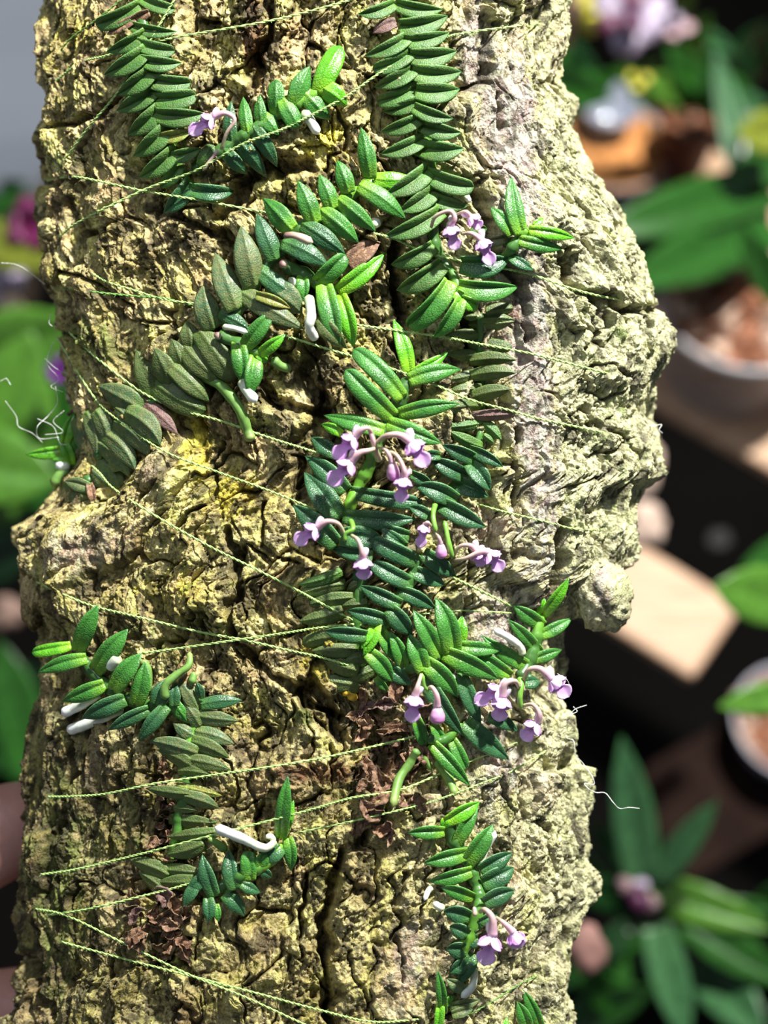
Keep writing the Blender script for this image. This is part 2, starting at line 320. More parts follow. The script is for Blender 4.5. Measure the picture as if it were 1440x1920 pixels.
def bark_height(X, Y, A):
    wx = X + 16 * fbm(X / 70, Y / 70, 3, 1) ; wy = Y + 16 * fbm(X / 70 + 9, Y / 70, 3, 2)
    wa = A + 22 * fbm(A / 90, Y / 90, 3, 3); wb = Y + 26 * fbm(A / 90 + 4, Y / 90, 3, 4)
    pink = pink_mask(X, Y)
    f1, f2, c1 = worley(wa / 54, wb / 150, 11); e1 = f2 - f1
    wa2 = A + 10 * fbm(A / 22, Y / 30, 3, 31); wb2 = Y + 16 * fbm(A / 26, Y / 26, 3, 32)
    g1, g2, c2 = worley(wa2 / 18, wb2 / 50, 21); e2 = g2 - g1
    crack1 = 1 - ss(0.0, 0.10, e1); crack2 = 1 - ss(0.0, 0.13, e2)
    patch = ss(-0.25, 0.35, fbm(A / 150, Y / 150, 2, 77))
    rough = (1 - 0.85 * pink); left = 1 - ss(620, 900, X)
    h = (c1 - 0.5) * 22 * rough + (c2 - 0.5) * 9 * rough * (0.4 + 0.6 * patch)
    h -= crack1 * 24 * rough * (0.30 + 0.70 * ss(-0.3, 0.3, fbm(A / 60, Y / 60, 2, 55)))
    sm = ss(0.0, 0.5, fbm(A / 120 + 7, Y / 170, 3, 230))
    h -= crack2 * 10 * rough * (0.12 + 0.88 * patch) * (1 - 0.8 * sm)
    h += 12 * fbm(A / 80, Y / 170, 3, 8) * (1 - 0.5 * pink) + 6.5 * ridge(wa / 15, wb / 80, 3, 14) * (0.5 + 0.5 * (1 - patch)) * (1 - 0.55 * pink)
    h += 3.6 * ridge(wa2 / 8, wb2 / 30, 3, 41) * rough + 2.6 * ridge(A / 10 + 0.35 * Y / 10, Y / 60, 3, 43) * pink
    h += 2.0 * fbm(A / 6, Y / 9, 3, 66) * (1 - 0.75 * pink)
    # flaking layers: terraced noise
    t = fbm(wa / 85 + 30, wb / 120, 4, 91) * 4.0; st = np.floor(t) + ss(0.0, 0.22, t - np.floor(t))
    h += st * 6.0 * (1 - 0.8 * pink)
    # big plates
    h += 34 * ss(-4, 5, poly_sd(wx, wy, RIDGE_POLY)) + 34 * ss(-4, 5, poly_sd(wx, wy, LOWR_POLY)) + 16 * ss(-4, 4, poly_sd(wx, wy, LOWL_POLY))
    h += 22 * ss(-4, 5, poly_sd(wx, wy, MID_POLY)) + 15 * ss(-6, 6, poly_sd(wx, wy, TOPL_POLY)) + 20 * ss(-10, 14, poly_sd(wx, wy, KNOT_POLY))
    h += 26 * blob(X, Y, 310, 880, 45, 45) + 24 * blob(X, Y, 110, 1010, 55, 45) + 26 * blob(X, Y, 1120, 520, 50, 70) + 20 * blob(X, Y, 1160, 620, 45, 50) + 22 * blob(X, Y, 1120, 710, 36, 28)
    r = np.hypot((X - 165) / 1.4, Y - 1010); h += 3.5 * np.sin(r / 4.5) * np.exp(-(r / 50) ** 2)
    r = np.hypot(X - 1120, (Y - 712) * 1.3); h += 5 * np.sin(r / 4.2) * np.exp(-(r / 34) ** 2)
    h -= 24 * blob(X, Y, 880, 660, 60, 160) + 22 * blob(X, Y, 740, 560, 50, 130) + 20 * blob(X, Y, 300, 250, 60, 160) + 24 * blob(X, Y, 690, 1400, 70, 110)
    fis = np.zeros(X.shape)
    for pts, w_, d_ in FISS:
        xs = [p[0] for p in pts]; ys = [p[1] for p in pts]; m = w_ * 3 + 30
        sel = (X > min(xs) - m) & (X < max(xs) + m) & (Y > min(ys) - m) & (Y < max(ys) + m)
        if not sel.any(): continue
        dd = seg_dist(wx[sel], wy[sel], pts); v = 1 - ss(w_ * 0.25, w_ * 0.95, dd)
        h[sel] -= d_ * v; fis[sel] = np.maximum(fis[sel], v)
    return h, dict(c1=c1, c2=c2, cr=np.maximum(crack1 * rough, 0.8 * crack2 * rough * patch), fis=fis, pink=pink, patch=patch)

def bark_colour(X, Y, A, f):
    n1 = fbm(A / 50, Y / 100, 4, 101); n2 = fbm(A / 16, Y / 40, 4, 102); n3 = fbm(A / 110, Y / 150, 3, 103); n4 = fbm(A / 4.5, Y / 9, 3, 104)
    def lerp(a, b, t): return a + (np.asarray(b) - a) * np.clip(t, 0, 1)[..., None]
    c = np.ones(X.shape + (3,)) * np.array((0.50, 0.46, 0.25))
    c = lerp(c, (0.58, 0.57, 0.21), ss(-0.15, 0.5, n1) * 0.8)
    c = lerp(c, (0.54, 0.42, 0.27), ss(0.15, 0.6, n3 + 0.6 * (f['c1'] - 0.5)) * 0.7)
    c = lerp(c, (0.66, 0.62, 0.40), ss(0.05, 0.5, n2) * 0.6)
    right = ss(930, 1080, X) * (1 - ss(0.2, 0.8, f['pink']))
    c = lerp(c, (0.54, 0.54, 0.31), right * 0.75)
    pn = ss(0.25, 0.8, f['pink'] + 0.45 * n2)
    pc = np.ones(X.shape + (3,)) * np.array((0.44, 0.37, 0.33)); pc = lerp(pc, (0.50, 0.48, 0.38), ss(-0.1, 0.4, n2)); pc = lerp(pc, (0.40, 0.25, 0.24), ss(0.1, 0.5, fbm(A / 18, Y / 30, 4, 160)) * 0.6)
    c = c + (pc - c) * (pn * 0.95)[..., None]
    c = lerp(c, (0.70, 0.66, 0.08), ss(0.3, 0.9, yel_mask(X, Y) + 0.5 * n2) * 0.8)
    c = lerp(c, (0.22, 0.10, 0.06), ss(0.35, 0.8, red_mask(X, Y) + 0.3 * n2) * 0.85)
    c = lerp(c, (0.16, 0.25, 0.045), ss(0.35, 0.85, moss_mask(X, Y) + 0.55 * n2) * 0.75)
    c = lerp(c, (0.20, 0.27, 0.08), ss(0.35, 0.7, fbm(A / 40, Y / 25, 4, 140)) * 0.35)
    dark = ss(0.20, 0.52, 0.10 * (1 - ss(640, 960, X)) + 0.8 * fbm(A / 34, Y / 60, 5, 120) + 0.35 * fbm(A / 8, Y / 16, 3, 121) + 0.40 * blob(X, Y, 560, 740, 110, 140) + 0.3 * blob(X, Y, 480, 1080, 90, 120) + 0.3 * blob(X, Y, 600, 1320, 70, 50) + 0.25 * blob(X, Y, 760, 600, 60, 140) + 0.25 * blob(X, Y, 330, 420, 120, 60) + 0.2 * blob(X, Y, 120, 1650, 120, 260))  # random dark stains; several blobs put the shadows of hollows into the colour
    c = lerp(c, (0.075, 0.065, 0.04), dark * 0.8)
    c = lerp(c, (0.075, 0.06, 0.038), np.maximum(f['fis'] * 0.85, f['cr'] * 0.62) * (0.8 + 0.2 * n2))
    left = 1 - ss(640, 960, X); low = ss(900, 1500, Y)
    tv = ss(-0.35, 0.35, fbm(A / 70, Y / 110, 4, 210))[..., None]; tone = (np.array((0.74, 0.65, 0.47)) + np.array((0.40, 0.42, 0.36)) * tv) * (1 - 0.22 * low[..., None]) * (1 - 0.30 * (low * (1 - ss(150, 520, X)))[..., None]); c = c * (1 + (tone - 1) * left[..., None]) * 0.92  # left half browner; light falloff toward the lower left painted into the tone
    c = c * (1 + 0.36 * n4)[..., None]
    return np.clip(c, 0.01, 0.95)

T_F, T_B = 165.0, 190.0
NYR = 1120; YS = np.linspace(-260, 2190, NYR)
NF = 760; TH = np.concatenate([np.linspace(-1.72, 1.72, NF), np.linspace(1.72, 2 * math.pi - 1.72, 70)[1:-1]])
eL = np.interp(YS, [p[0] for p in L_EDGE], [p[1] for p in L_EDGE]); eR = np.interp(YS, [p[0] for p in R_EDGE], [p[1] for p in R_EDGE])
XC = (eL + eR) / 2; HW = (eR - eL) / 2 - 4
TT, YY = np.meshgrid(TH, YS)
XX = XC[:, None] + HW[:, None] * np.sin(TT)
ct = np.cos(TT)
ZB = np.where(ct > 0, -T_F + T_F * np.abs(ct) ** 0.85, -T_F - T_B * np.abs(ct) ** 0.6)
AA = 640 + 700 * TT / (math.pi / 2) * 0.9
XQ = np.where(ct > -0.15, XX, XX + 5000)
hh, ff = bark_height(XQ, YY, AA)
fade = 1.0
edge_n = np.clip(1 - ct, 0, 1)
GX = XX + hh * np.sin(TT) * 0.75; GZ = ZB + hh * (np.clip(ct, 0, 1) ** 0.5)
GY = YY + 3 * fbm(AA / 30, YY / 30, 2, 200)
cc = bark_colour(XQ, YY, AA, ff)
# smoothed height map for resting things on the bark
Zs = GZ[:, :NF].copy(); 
def box(a, r, ax):
    c = np.cumsum(np.insert(np.pad(a, [(r, r) if i == ax else (0, 0) for i in range(2)], mode='edge'), 0, 0, axis=ax), axis=ax)
    n = a.shape[ax]
    return (np.take(c, np.arange(2 * r + 1, n + 2 * r + 1), axis=ax) - np.take(c, np.arange(0, n), axis=ax)) / (2 * r + 1)
Zr = Zs.copy()
for _ in range(2): Zs = box(box(Zs, 6, 0), 6, 1)
def samp(G, x, y):
    x = np.asarray(x, float); y = np.asarray(y, float)
    xc = np.interp(y, YS, XC); hw = np.interp(y, YS, HW)
    th = np.arcsin(np.clip((x - xc) / hw, -1, 1))
    fi = np.clip((y - YS[0]) / (YS[1] - YS[0]), 0, NYR - 1.001); fj = np.clip((th + 1.72) / 3.44 * (NF - 1), 0, NF - 1.001)
    i = fi.astype(int); j = fj.astype(int); a = fi - i; b = fj - j
    return (G[i, j] * (1 - a) * (1 - b) + G[i + 1, j] * a * (1 - b) + G[i, j + 1] * (1 - a) * b + G[i + 1, j + 1] * a * b)
def Hs(x, y): return samp(Zs, x, y)
def Hr(x, y): return samp(Zr, x, y)

nc = len(TH)
V = np.stack([GX, GY, GZ], -1).reshape(-1, 3); C = cc.reshape(-1, 3)
idx = np.arange(NYR * nc).reshape(NYR, nc); nx = np.roll(idx, -1, axis=1)
Q = np.stack([idx[:-1], idx[1:], nx[1:], nx[:-1]], -1).reshape(-1, 4)
def lobe(cx, cy, cz, rx, ry, rz, ang, seed, n=70):
    """a knobbly outgrowth of the bark"""
    th, ph = np.meshgrid(np.linspace(0, 2 * math.pi, n, endpoint=False), np.linspace(0.02, math.pi - 0.02, n))
    x = np.sin(ph) * np.cos(th); y = np.cos(ph); z = np.sin(ph) * np.sin(th)
    d = 1 + 0.10 * fbm(x * 2.2 + z * 1.7 + seed, y * 2.4, 4, seed) + 0.07 * ridge(x * 3 + z * 2, y * 5 + seed, 4, seed + 3) + 0.12 * fbm(x + seed, y + z, 2, seed + 8)
    x, y, z = x * d * rx, y * d * ry, z * d * rz; c, s = math.cos(ang), math.sin(ang)
    X = cx + x * c - y * s; Y = cy + x * s + y * c; Z = cz + z
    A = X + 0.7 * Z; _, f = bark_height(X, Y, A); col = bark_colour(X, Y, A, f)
    i = np.arange(n * n).reshape(n, n); j = np.roll(i, -1, axis=1)
    q = np.stack([i[1:], j[1:], j[:-1], i[:-1]], -1).reshape(-1, 4)
    return np.stack([X, Y, Z], -1).reshape(-1, 3), q, col.reshape(-1, 3)
for L in [(1126, 1110, -100, 56, 76, 58, -0.35, 3), (1110, 1050, -120, 46, 50, 50, 0, 5), (1163, 462, -110, 27, 34, 30, 0.2, 7), (1048, 212, -120, 15, 26, 22, 0, 9), (1195, 640, -115, 36, 60, 50, 0, 11),
          (1188, 868, -120, 30, 26, 34, 0.5, 13), (1055, 1375, -110, 26, 45, 40, 0, 15), (1180, 560, -115, 32, 30, 40, 0, 17), (1105, 945, -100, 60, 34, 40, 0.2, 19), (1140, 990, -110, 26, 40, 40, 0.2, 21), (95, 505, -130, 20, 32, 30, 0, 23), (92, 428, -130, 22, 24, 30, 0, 25), (60, 1120, -135, 22, 60, 40, 0, 27)]:
    v, q, c = lobe(*L); Q = np.vstack([Q, q + len(V)]); V = np.vstack([V, v]); C = np.vstack([C, c])
W = P(V[:, 0], V[:, 1], V[:, 2]); org = np.array(P1(600, 960, -160))
me = bpy.data.meshes.new('bark_slab')
me.vertices.add(len(W)); me.vertices.foreach_set('co', (W - org).astype(np.float32).ravel())
caps = [idx[0][::-1].tolist(), idx[-1].tolist()]
nq = len(Q); nl = nq * 4 + sum(len(c) for c in caps)
me.loops.add(nl); me.polygons.add(nq + 2)
me.loops.foreach_set('vertex_index', np.concatenate([Q.ravel(), np.array(caps[0]), np.array(caps[1])]).astype(np.int32))
ls = np.concatenate([np.arange(nq) * 4, [nq * 4, nq * 4 + len(caps[0])]]).astype(np.int32); me.polygons.foreach_set('loop_start', ls)
me.update(calc_edges=True); me.validate()
me.polygons.foreach_set('use_smooth', np.ones(len(me.polygons), bool))
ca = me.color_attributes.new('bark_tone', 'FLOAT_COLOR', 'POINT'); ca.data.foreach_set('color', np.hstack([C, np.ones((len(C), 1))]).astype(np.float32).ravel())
bark = bpy.data.objects.new('bark_slab', me); COL.objects.link(bark); bark.location = org
tag(bark, 'long knobbly slab of yellow-green cork bark with deep cracks, carrying all the small orchids', 'bark')
m = NT('cork_bark'); at = m.n('ShaderNodeAttribute', attribute_name='bark_tone')
n1 = m.tex('noise', 900, 6, stretch=(1, .55, .55)); n2 = m.tex('noise', 3200, 4); vo = m.tex('voronoi', 1100)
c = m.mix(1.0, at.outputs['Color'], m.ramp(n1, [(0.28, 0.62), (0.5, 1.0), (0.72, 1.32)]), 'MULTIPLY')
c = m.mix(1.0, c, m.ramp(n2, [(0.3, 0.72), (0.7, 1.28)]), 'MULTIPLY')
m.l(c, m.b.inputs['Base Color'])
bn = m.bump(n1, 0.0009, 0.7); bn = m.bump(n2, 0.00035, 0.8, bn); bn = m.bump(vo, 0.0004, 0.4, bn)
m.l(bn, m.b.inputs['Normal']); setp(m.b, rough=0.6, spec=0.3)
me.materials.append(m.m)
# ------------------------------------------------------------------ leaves, shoots and flowers
VW = {'V1': (0, 0, 2.0), 'V2': (600, 0, 2.88), 'V3': (0, 440, 2.4), 'A': (300, 220, 3.0), 'B': (680, 280, 3.4286), 'C': (540, 580, 3.2727), 'D': (540, 900, 3.2727),
      'E': (720, 1080, 3.7895), 'F': (50, 1120, 3.4286), 'G': (230, 1420, 4.0), 'H': (740, 1480, 4.3636), 'X': (0, 0, 1.0)}
RND = random.Random(4)
WT = np.array([0, .12, .28, .45, .62, .78, .9, .97, 1.0]); WV = np.array([.74, .84, .96, 1.0, .88, .62, .31, .11, .01])
WVB = np.array([.72, .82, .95, 1.0, 1.0, .92, .74, .45, .10])
def leaf_geo(b, t, w, fold=0.45, bend=0.0, zb=0, zm=0, zt=0, thick=0.30, roll=0.0, n=20, m=8, blunt=False, s0=0.0):
    bx, by = b; tx, ty = t; L = math.hypot(tx - bx, ty - by); dx, dy = (tx - bx) / L, (ty - by) / L
    u = np.linspace(0, 1, n)
    arc = 4 * u * (1 - u)
    c = np.stack([bx + (tx - bx) * u - dy * bend * L * arc, by + (ty - by) * u + dx * bend * L * arc, zb + (zt - zb) * u + (zm - (zb + zt) / 2) * arc], -1)
    T = np.gradient(c, axis=0); T /= np.linalg.norm(T, axis=1)[:, None]
    S = np.cross(T, np.array([0, 0, 1.0])); S /= np.linalg.norm(S, axis=1)[:, None]; U = np.cross(S, T)
    cr, sr = math.cos(roll), math.sin(roll); S2 = S * cr + U * sr; U2 = -S * sr + U * cr
    wd = np.interp(u, WT, WVB if blunt else WV) * w / 2
    s = np.linspace(-1, 1, 2 * m + 1)
    V = []; UV = []
    th = thick * np.sqrt(np.clip(1 - s ** 2, 0, 1))
    if fold > 0:      # two puffed halves either side of the crease
        q = np.where(s < s0, (s + 1) / (s0 + 1), (1 - s) / (1 - s0)); up = (1 - q) * fold; gro = 0.11 * 4 * q * (1 - q) - 0.06 * np.exp(-((s - s0) / 0.10) ** 2)
    else:             # keeled back, ridge along the middle
        up = np.abs(s - s0 * .4) * fold; gro = 0.10 * np.exp(-((s - s0 * .4) / 0.16) ** 2)
    ring_s = np.concatenate([s, s[-2:0:-1]]); ring_h = np.concatenate([up + th * .55 + gro, (up - th * .75)[-2:0:-1]])
    k = len(ring_s); 
    for i in range(n):
        V.append(c[i] + wd[i] * (ring_s[:, None] * S2[i] * (1 - 0.1 * abs(fold)) + ring_h[:, None] * U2[i])); UV.append(np.stack([(ring_s + 1) / 2, np.full(k, u[i])], -1))
    V = np.vstack(V); UV = np.vstack(UV)
    F = [[i * k + j, i * k + (j + 1) % k, (i + 1) * k + (j + 1) % k, (i + 1) * k + j] for i in range(n - 1) for j in range(k)]
    F.append(list(range(k))[::-1]); F.append([(n - 1) * k + j for j in range(k)])
    return V, F, UV
LAB = {'p': 'dead purple-brown leaf', 'r': 'dead reddish brown leaf', 'y': 'yellowing leaf'}
def cv(view, x, y): ox, oy, s = VW[view]; return ox + x / s, oy + y / s
class Plant:
    """an orchid shoot: an Empty at its base; leaves, stem, roots and flowers are its parts"""
    def __init__(s, view, base, label, lift=0.0, name='miniature_orchid', group='miniature orchids tied to the bark'):
        s.v = view; s.lift = lift; x, y = cv(view, *base)
        s.o = empty(name, P1(x, y, float(Hs(x, y))), label, 'orchid', group); s.k = 0
    def view(s, v): s.v = v; return s
    def z(s, x, y): return float(Hs(x, y))
    def leaves(s, txt, fold=0.42, up=0.16, lift=None, roll=None, bend=None, tiplift=6, baselift=12, thick=0.20, crease=0.18):
        lf = s.lift if lift is None else lift
        for e in txt.split(';'):
            e = e.split()
            if not e: continue
            k = e[0]; bx, by, tx, ty, w_ = map(float, e[1:6]); sc = VW[s.v][2]
            fo = float(e[6]) if len(e) > 6 else fold
            b = cv(s.v, bx, by); t = cv(s.v, tx, ty); w = w_ / sc; L = math.hypot(b[0] - t[0], b[1] - t[1])
            zb = s.z(*b); zt = s.z(*t); zm = s.z((b[0] + t[0]) / 2, (b[1] + t[1]) / 2)
            zt = min(max(zt, zb - 0.25 * L), zb + 0.3 * L)
            zb2 = zb + baselift + lf; zt2 = zt + tiplift + lf + L * up * 0.35; zmid = max((zb2 + zt2) / 2 + L * up * 0.6, zm + w * 0.35)
            bd = RND.uniform(-.05, .05) if bend is None else bend * (1 if tx > bx else -1)
            rl = RND.uniform(-.3, .3) if roll is None else roll * (1 if tx > bx else -1) + RND.uniform(-.1, .1)
            g = leaf_geo(b, t, w * (1.22 if k in 'os' and fo < 0 else 1.02 if fo < 0 else 1.12), fo, bd, zb2 + s.k * 0.12, zmid + s.k * 0.12, zt2 + s.k * 0.12, thick * (1.7 if fo < 0 else 1), rl, blunt=RND.random() < .12, s0=(crease + RND.uniform(-.06, .06)) * (1 if tx > bx else -1))
            o = mobj('leaf', PW(g[0]), g[1], M[k], s.o, g[2]); s.k += 1
            if k in LAB: o['label'] = LAB[k]
        return s
    def tube(s, name, txt, r0, r1, mat, lift=8, n=None, wob=0.06, label=None, absz=None, ends=True):
        pts = []; sc = VW[s.v][2]
        a = list(map(float, txt.split())); xy = [cv(s.v, a[i], a[i + 1]) for i in range(0, len(a), 2)]
        for i, (x, y) in enumerate(xy): pts.append((x, y, s.z(x, y) + s.lift + (lift[i] if isinstance(lift, (list, tuple)) else lift)))
        L = sum(math.dist(p, q) for p, q in zip(pts[:-1], pts[1:])); n = n or max(8, int(L / 5))
        c = spline(pts, n); u = np.linspace(0, 1, n); r = (r0 + (r1 - r0) * u) / sc
        r = r * (1 + wob * np.sin(u * L / 7 + 1) + 0.5 * wob * np.sin(u * L / 2.9))
        if ends: r = r * np.sqrt(np.clip(1 - (np.maximum(0, (u - 1 + 0.9 * r1 / sc / L) / (0.9 * r1 / sc / L))) ** 2, 0.02, 1))
        r = r * np.sqrt(np.clip(1 - (np.maximum(0, 1 - u * L / (0.9 * r0 / sc))) ** 2, 0.05, 1))
        V, F, UV = tube_geo(c, r, 10); o = mobj(name, PW(V), F, mat, s.o, UV)
        if label: o['label'] = label
        return s
    def stem(s, txt, r=30, mat=None, lift=None):
        r *= 1.0; return s.tube('stem', txt, r, r * .8, mat or M['stem'], r * .45 / VW[s.v][2] if lift is None else lift, wob=0.12)
    def root(s, txt, r0, r1=None, mat='wroot', lift=14, label=None): return s.tube('root', txt, r0, r1 or r0, M[mat], lift, wob=0.05, label=label or ('white root' if mat == 'wroot' else 'green root'))
    def flower(s, ped, tip, size=1.0, lift=60, bud=False, flip=1, zt=None, openn=1.0, spur=True):
        """ped: stalk points in view units, tip: where the lip ends"""
        a = list(map(float, ped.split())); xy = [cv(s.v, a[i], a[i + 1]) for i in range(0, len(a), 2)]
        tx, ty = cv(s.v, *tip); z0 = s.z(*xy[0]) + s.lift + lift * .7
        base_z = max(s.z(*q) for q in xy) + s.lift
        pts = [(x, y, max(z0, base_z + lift * .7) + 26 * math.sin(math.pi * (i + .4) / (len(xy) + .3))) for i, (x, y) in enumerate(xy)]
        E = np.array(pts[-1]); T = np.array((tx, ty, E[2] - 8)); ax = T - E; L = np.linalg.norm(ax); ax /= L
        c = spline(pts, 18); u = np.linspace(0, 1, 18)
        V, F, UV = tube_geo(c, (2.6 + 3.4 * u ** 2) * size, 9)
        fo = mobj('flower', PW(V), F, M['ped'], s.o, UV)
        def put(nm, g, mat): return mobj(nm, PW(g[0]), g[1], mat, fo, g[2])
        sd = np.cross(ax, (0, 0, 1.0)); sd /= np.linalg.norm(sd); upv = np.cross(sd, ax)
        if bud:
            n = 14; u = np.linspace(0, 1, n); c = E + u[:, None] * (T - E); r = np.interp(u, [0, .15, .5, .8, .95, 1], [5, 8, 11.5, 11, 6, .6]) * size
            put('bud', tube_geo(c, r, 12), M['bud']); return s
        def petal(org, d, nrm, ln, wd, cup, curl=0.0, mat='petal', nm='petal', lobes=0.0):
            d = d / np.linalg.norm(d); si = np.cross(d, nrm); si /= np.linalg.norm(si); nr = np.cross(si, d)
            nu, nv = 12, 9; G = []; U_ = []
            for i in range(nu):
                t = i / (nu - 1); hw = wd / 2 * (0.28 + 0.72 * math.sin(math.pi * min(1, t * .62 + .12)) ** 1.1) * math.sqrt(max(0.0, 1 - (max(0, t - .62) / .38) ** 2.2)) + .15
                if lobes: hw *= 1 - lobes * math.exp(-((t - .45) / .12) ** 2)
                for j in range(nv):
                    q = j / (nv - 1) * 2 - 1
                    G.append(org + d * ln * t + si * hw * q + nr * (cup * hw * (q * q) + curl * ln * t * t + .5 * math.sin(q * 7 + t * 5))); U_.append((j / (nv - 1), t))
            G = np.array(G); k = len(G); G2 = G - nr * 1.1
            Fq = [[i * nv + j, i * nv + j + 1, (i + 1) * nv + j + 1, (i + 1) * nv + j] for i in range(nu - 1) for j in range(nv - 1)]
            Fb = [[a_ + k for a_ in q[::-1]] for q in Fq]
            rim = [j for j in range(nv)] + [i * nv + nv - 1 for i in range(1, nu)] + [(nu - 1) * nv + j for j in range(nv - 2, -1, -1)] + [i * nv for i in range(nu - 2, 0, -1)]
            Fr = [[rim[i], rim[(i + 1) % len(rim)], rim[(i + 1) % len(rim)] + k, rim[i] + k][::-1] for i in range(len(rim))]
            put(nm, (np.vstack([G, G2]), Fq + Fb + Fr, np.array(U_ * 2)), M[mat])
        S = size * 15; ff_ = flip
        for ang, l_, w_ in ((90, 1.0, .95), (25, .9, .8), (155, .9, .8), (-40, 1.0, .9), (-140, 1.0, .9)):
            r_ = math.radians(ang); rad = math.cos(r_) * sd + math.sin(r_) * upv * ff_
            d = ax * .85 + rad * .62 * openn; petal(E - ax * 2 + rad * 3 * size, d, -rad + ax * .5, S * 1.3 * l_, S * 1.0 * w_, .45, -.16)
        petal(E + ax * 3 - upv * 1, ax + upv * .15, upv, L * 1.0, S * 1.55, .25, -.15, 'lip', 'lip', .45)
        petal(E + ax * 2, ax * .9 + sd * .7, upv, S * 1.15, S * .9, .3, .1, 'lip', 'lip_lobe'); petal(E + ax * 2, ax * .9 - sd * .7, upv, S * 1.15, S * .9, .3, .1, 'lip', 'lip_lobe')
        cpt = np.array([E, E + ax * 4 * size + upv * 3, E + ax * 8 * size + upv * 5]); put('column', tube_geo(spline(cpt, 8), np.array([4.2, 4.6, 4.6, 4.4, 4, 3.4, 2.4, .8]) * size, 9), M['spur'])
        cpt = np.array([E + ax * 7.5 * size + upv * 5.5 * size, E + ax * 10 * size + upv * 5 * size]); put('anther_cap', tube_geo(spline(cpt, 6), np.array([.5, 2.2, 2.8, 2.8, 2, .5]) * size, 8), M['anther'])
        if spur:
            q = np.array([E + ax * 3 - upv * 4, E - ax * 7 * size - upv * 4 + sd * 5 * ff_ * size, E - ax * 14 * size - upv * 6 + sd * 5 * ff_ * size]); u = np.linspace(0, 1, 14)
            put('spur', tube_geo(spline(q, 14), np.interp(u, [0, .3, .75, .9, 1], [4.0, 4.2, 5.6, 4.4, .6]) * size, 10), M['spur'])
        return s

p = Plant('V1', (520, 0), 'olive-green shoot of tightly stacked leaves at the upper left, left of the curled flower')
p.stem('520 -10 545 150 575 320 612 430 645 560 705 690', 22, M['stem'], 2)
p.leaves('t 525 15 360 92 66;t 530 -5 655 35 50;t 490 95 665 118 50;t 545 120 398 195 58;t 500 155 655 190 55;t 550 185 390 280 72;t 530 225 682 235 60;t 575 255 440 355 72;t 535 290 715 310 66;t 585 325 436 415 72;t 565 370 735 355 72;t 610 395 478 505 74;t 590 430 770 425 74;t 640 465 500 585 76;y 605 515 720 485 50;t 660 555 520 665 72;t 640 590 755 555 52;t 670 610 600 705 62;d 715 680 612 800 66;d 715 710 880 715 62', fold=.55, up=.22, roll=.12, crease=.08, bend=.06)
p.flower('830 560 850 500 880 450 845 424 800 440', (712, 500), 1.25, 50, flip=-1)
p.tube('flower_stalk', '760 640 820 560', 8, 6, M['ped'], 22)
p.leaves('r 505 70 400 130 40;r 560 45 490 85 40;r 480 100 440 120 30', up=.1)

p = Plant('V1', (760, 630), 'short shoot of plump leaves climbing right from the curled lilac flower to a bright tip', 4)
p.stem('720 640 860 545 950 485 1060 420 1130 378 1210 335', 26)
p.leaves('t 750 620 800 545 50;d 840 560 930 655 60;d 870 540 868 378 54;d 880 510 1000 668 66;m 930 500 912 362 54;d 945 470 1040 628 64;m 985 480 975 352 50;m 985 430 1045 508 60;m 1040 445 1035 298 68;m 1060 370 1120 478 70;m 1105 400 1162 247 84;m 1140 345 1240 448 72;b 1195 350 1278 172 86;b 1205 325 1302 398 84', fold=-.15, up=.2)
p.root('1135 415 1165 455 1195 505', 24, 16, lift=12)

p = Plant('A', (60, 1350), 'long slanting shoot, speckled olive leaves at the left edge, plump green ones higher up', 2)
p.view('V3').stem('430 1010 520 900 640 800 740 700 830 600 900 520 960 480', 26)
p.leaves('s 350 1030 512 1182 84;s 335 828 400 1042 82;s 395 985 540 1142 80;s 385 800 430 992 76;s 425 930 582 1092 78;s 430 790 480 962 78;s 460 890 607 1062 86;s 515 842 672 1002 86;s 565 800 722 950 98;s 520 780 590 870 50;s 285 1110 405 1255 92;s 490 1020 560 1060 70', fold=-.22, up=.16, bend=-.10, roll=.1, lift=12)
p.leaves('s 640 790 440 680 104;o 690 665 925 792 96;o 705 720 612 520 100;o 770 590 942 752 86;o 760 675 690 510 90;o 825 500 1002 664 92;o 820 600 772 470 76;o 895 430 1055 655 100;o 860 510 840 387 78;p 620 740 802 902 80', fold=-.1, up=.2)
p.root('840 600 930 640 1005 690 1080 790 1112 880 1132 930', 26, 24, 'groot', 20)
p.view('A').stem('340 1150 430 1085 520 960 590 850 690 740 790 620 890 560 980 500 1080 430 1210 350', 38)
p.leaves('s 600 960 800 1105 150;s 440 975 812 1192 105;d 335 1100 505 1195 84;s 300 1190 240 945 128;s 430 1080 310 760 128;d 550 850 822 1035 112;s 530 955 455 610 134;d 690 700 948 835 118;d 650 805 545 540 122;d 800 600 1042 770 114;m 740 635 580 455 130;m 900 520 1118 708 118;m 870 600 775 355 116;m 1000 460 1214 642 108;m 970 515 895 320 102;m 1060 425 995 240 102;m 1120 380 1384 574 114;b 1205 345 1440 345 100;m 1180 345 1130 55 106', fold=-.12, up=.2, lift=8)
p.leaves('y 540 1000 735 1075 62', lift=26); p.root('990 570 1030 572', 16); p.root('1180 600 1240 590', 34, 26)
p.leaves('r 1060 830 1240 700 120 .2')

p = Plant('A', (700, 850), 'glossy offshoot with forked lime green tip beside a thick white hanging root', 16)
p.stem('690 840 800 875 880 930 1000 980', 44)
p.leaves('o 900 1130 1050 1300 90;m 800 880 810 1030 72;m 880 930 1045 775 104;m 920 930 1010 1284 118;b 1010 1000 1088 1294 104;b 1000 975 1264 765 100', fold=.2, up=.25)
p.root('835 1000 850 1110 840 1180 875 1250', 30, 26, lift=[30, 36, 30, 22]); p.root('725 905 775 950', 24)
p.tube('faded_bud', '695 665 760 665 860 705', 16, 26, M['faded'], 40, label='withered brown and cream bud')
p.tube('flower_stump', '670 820 720 830', 26, 18, M['faded'], 30)

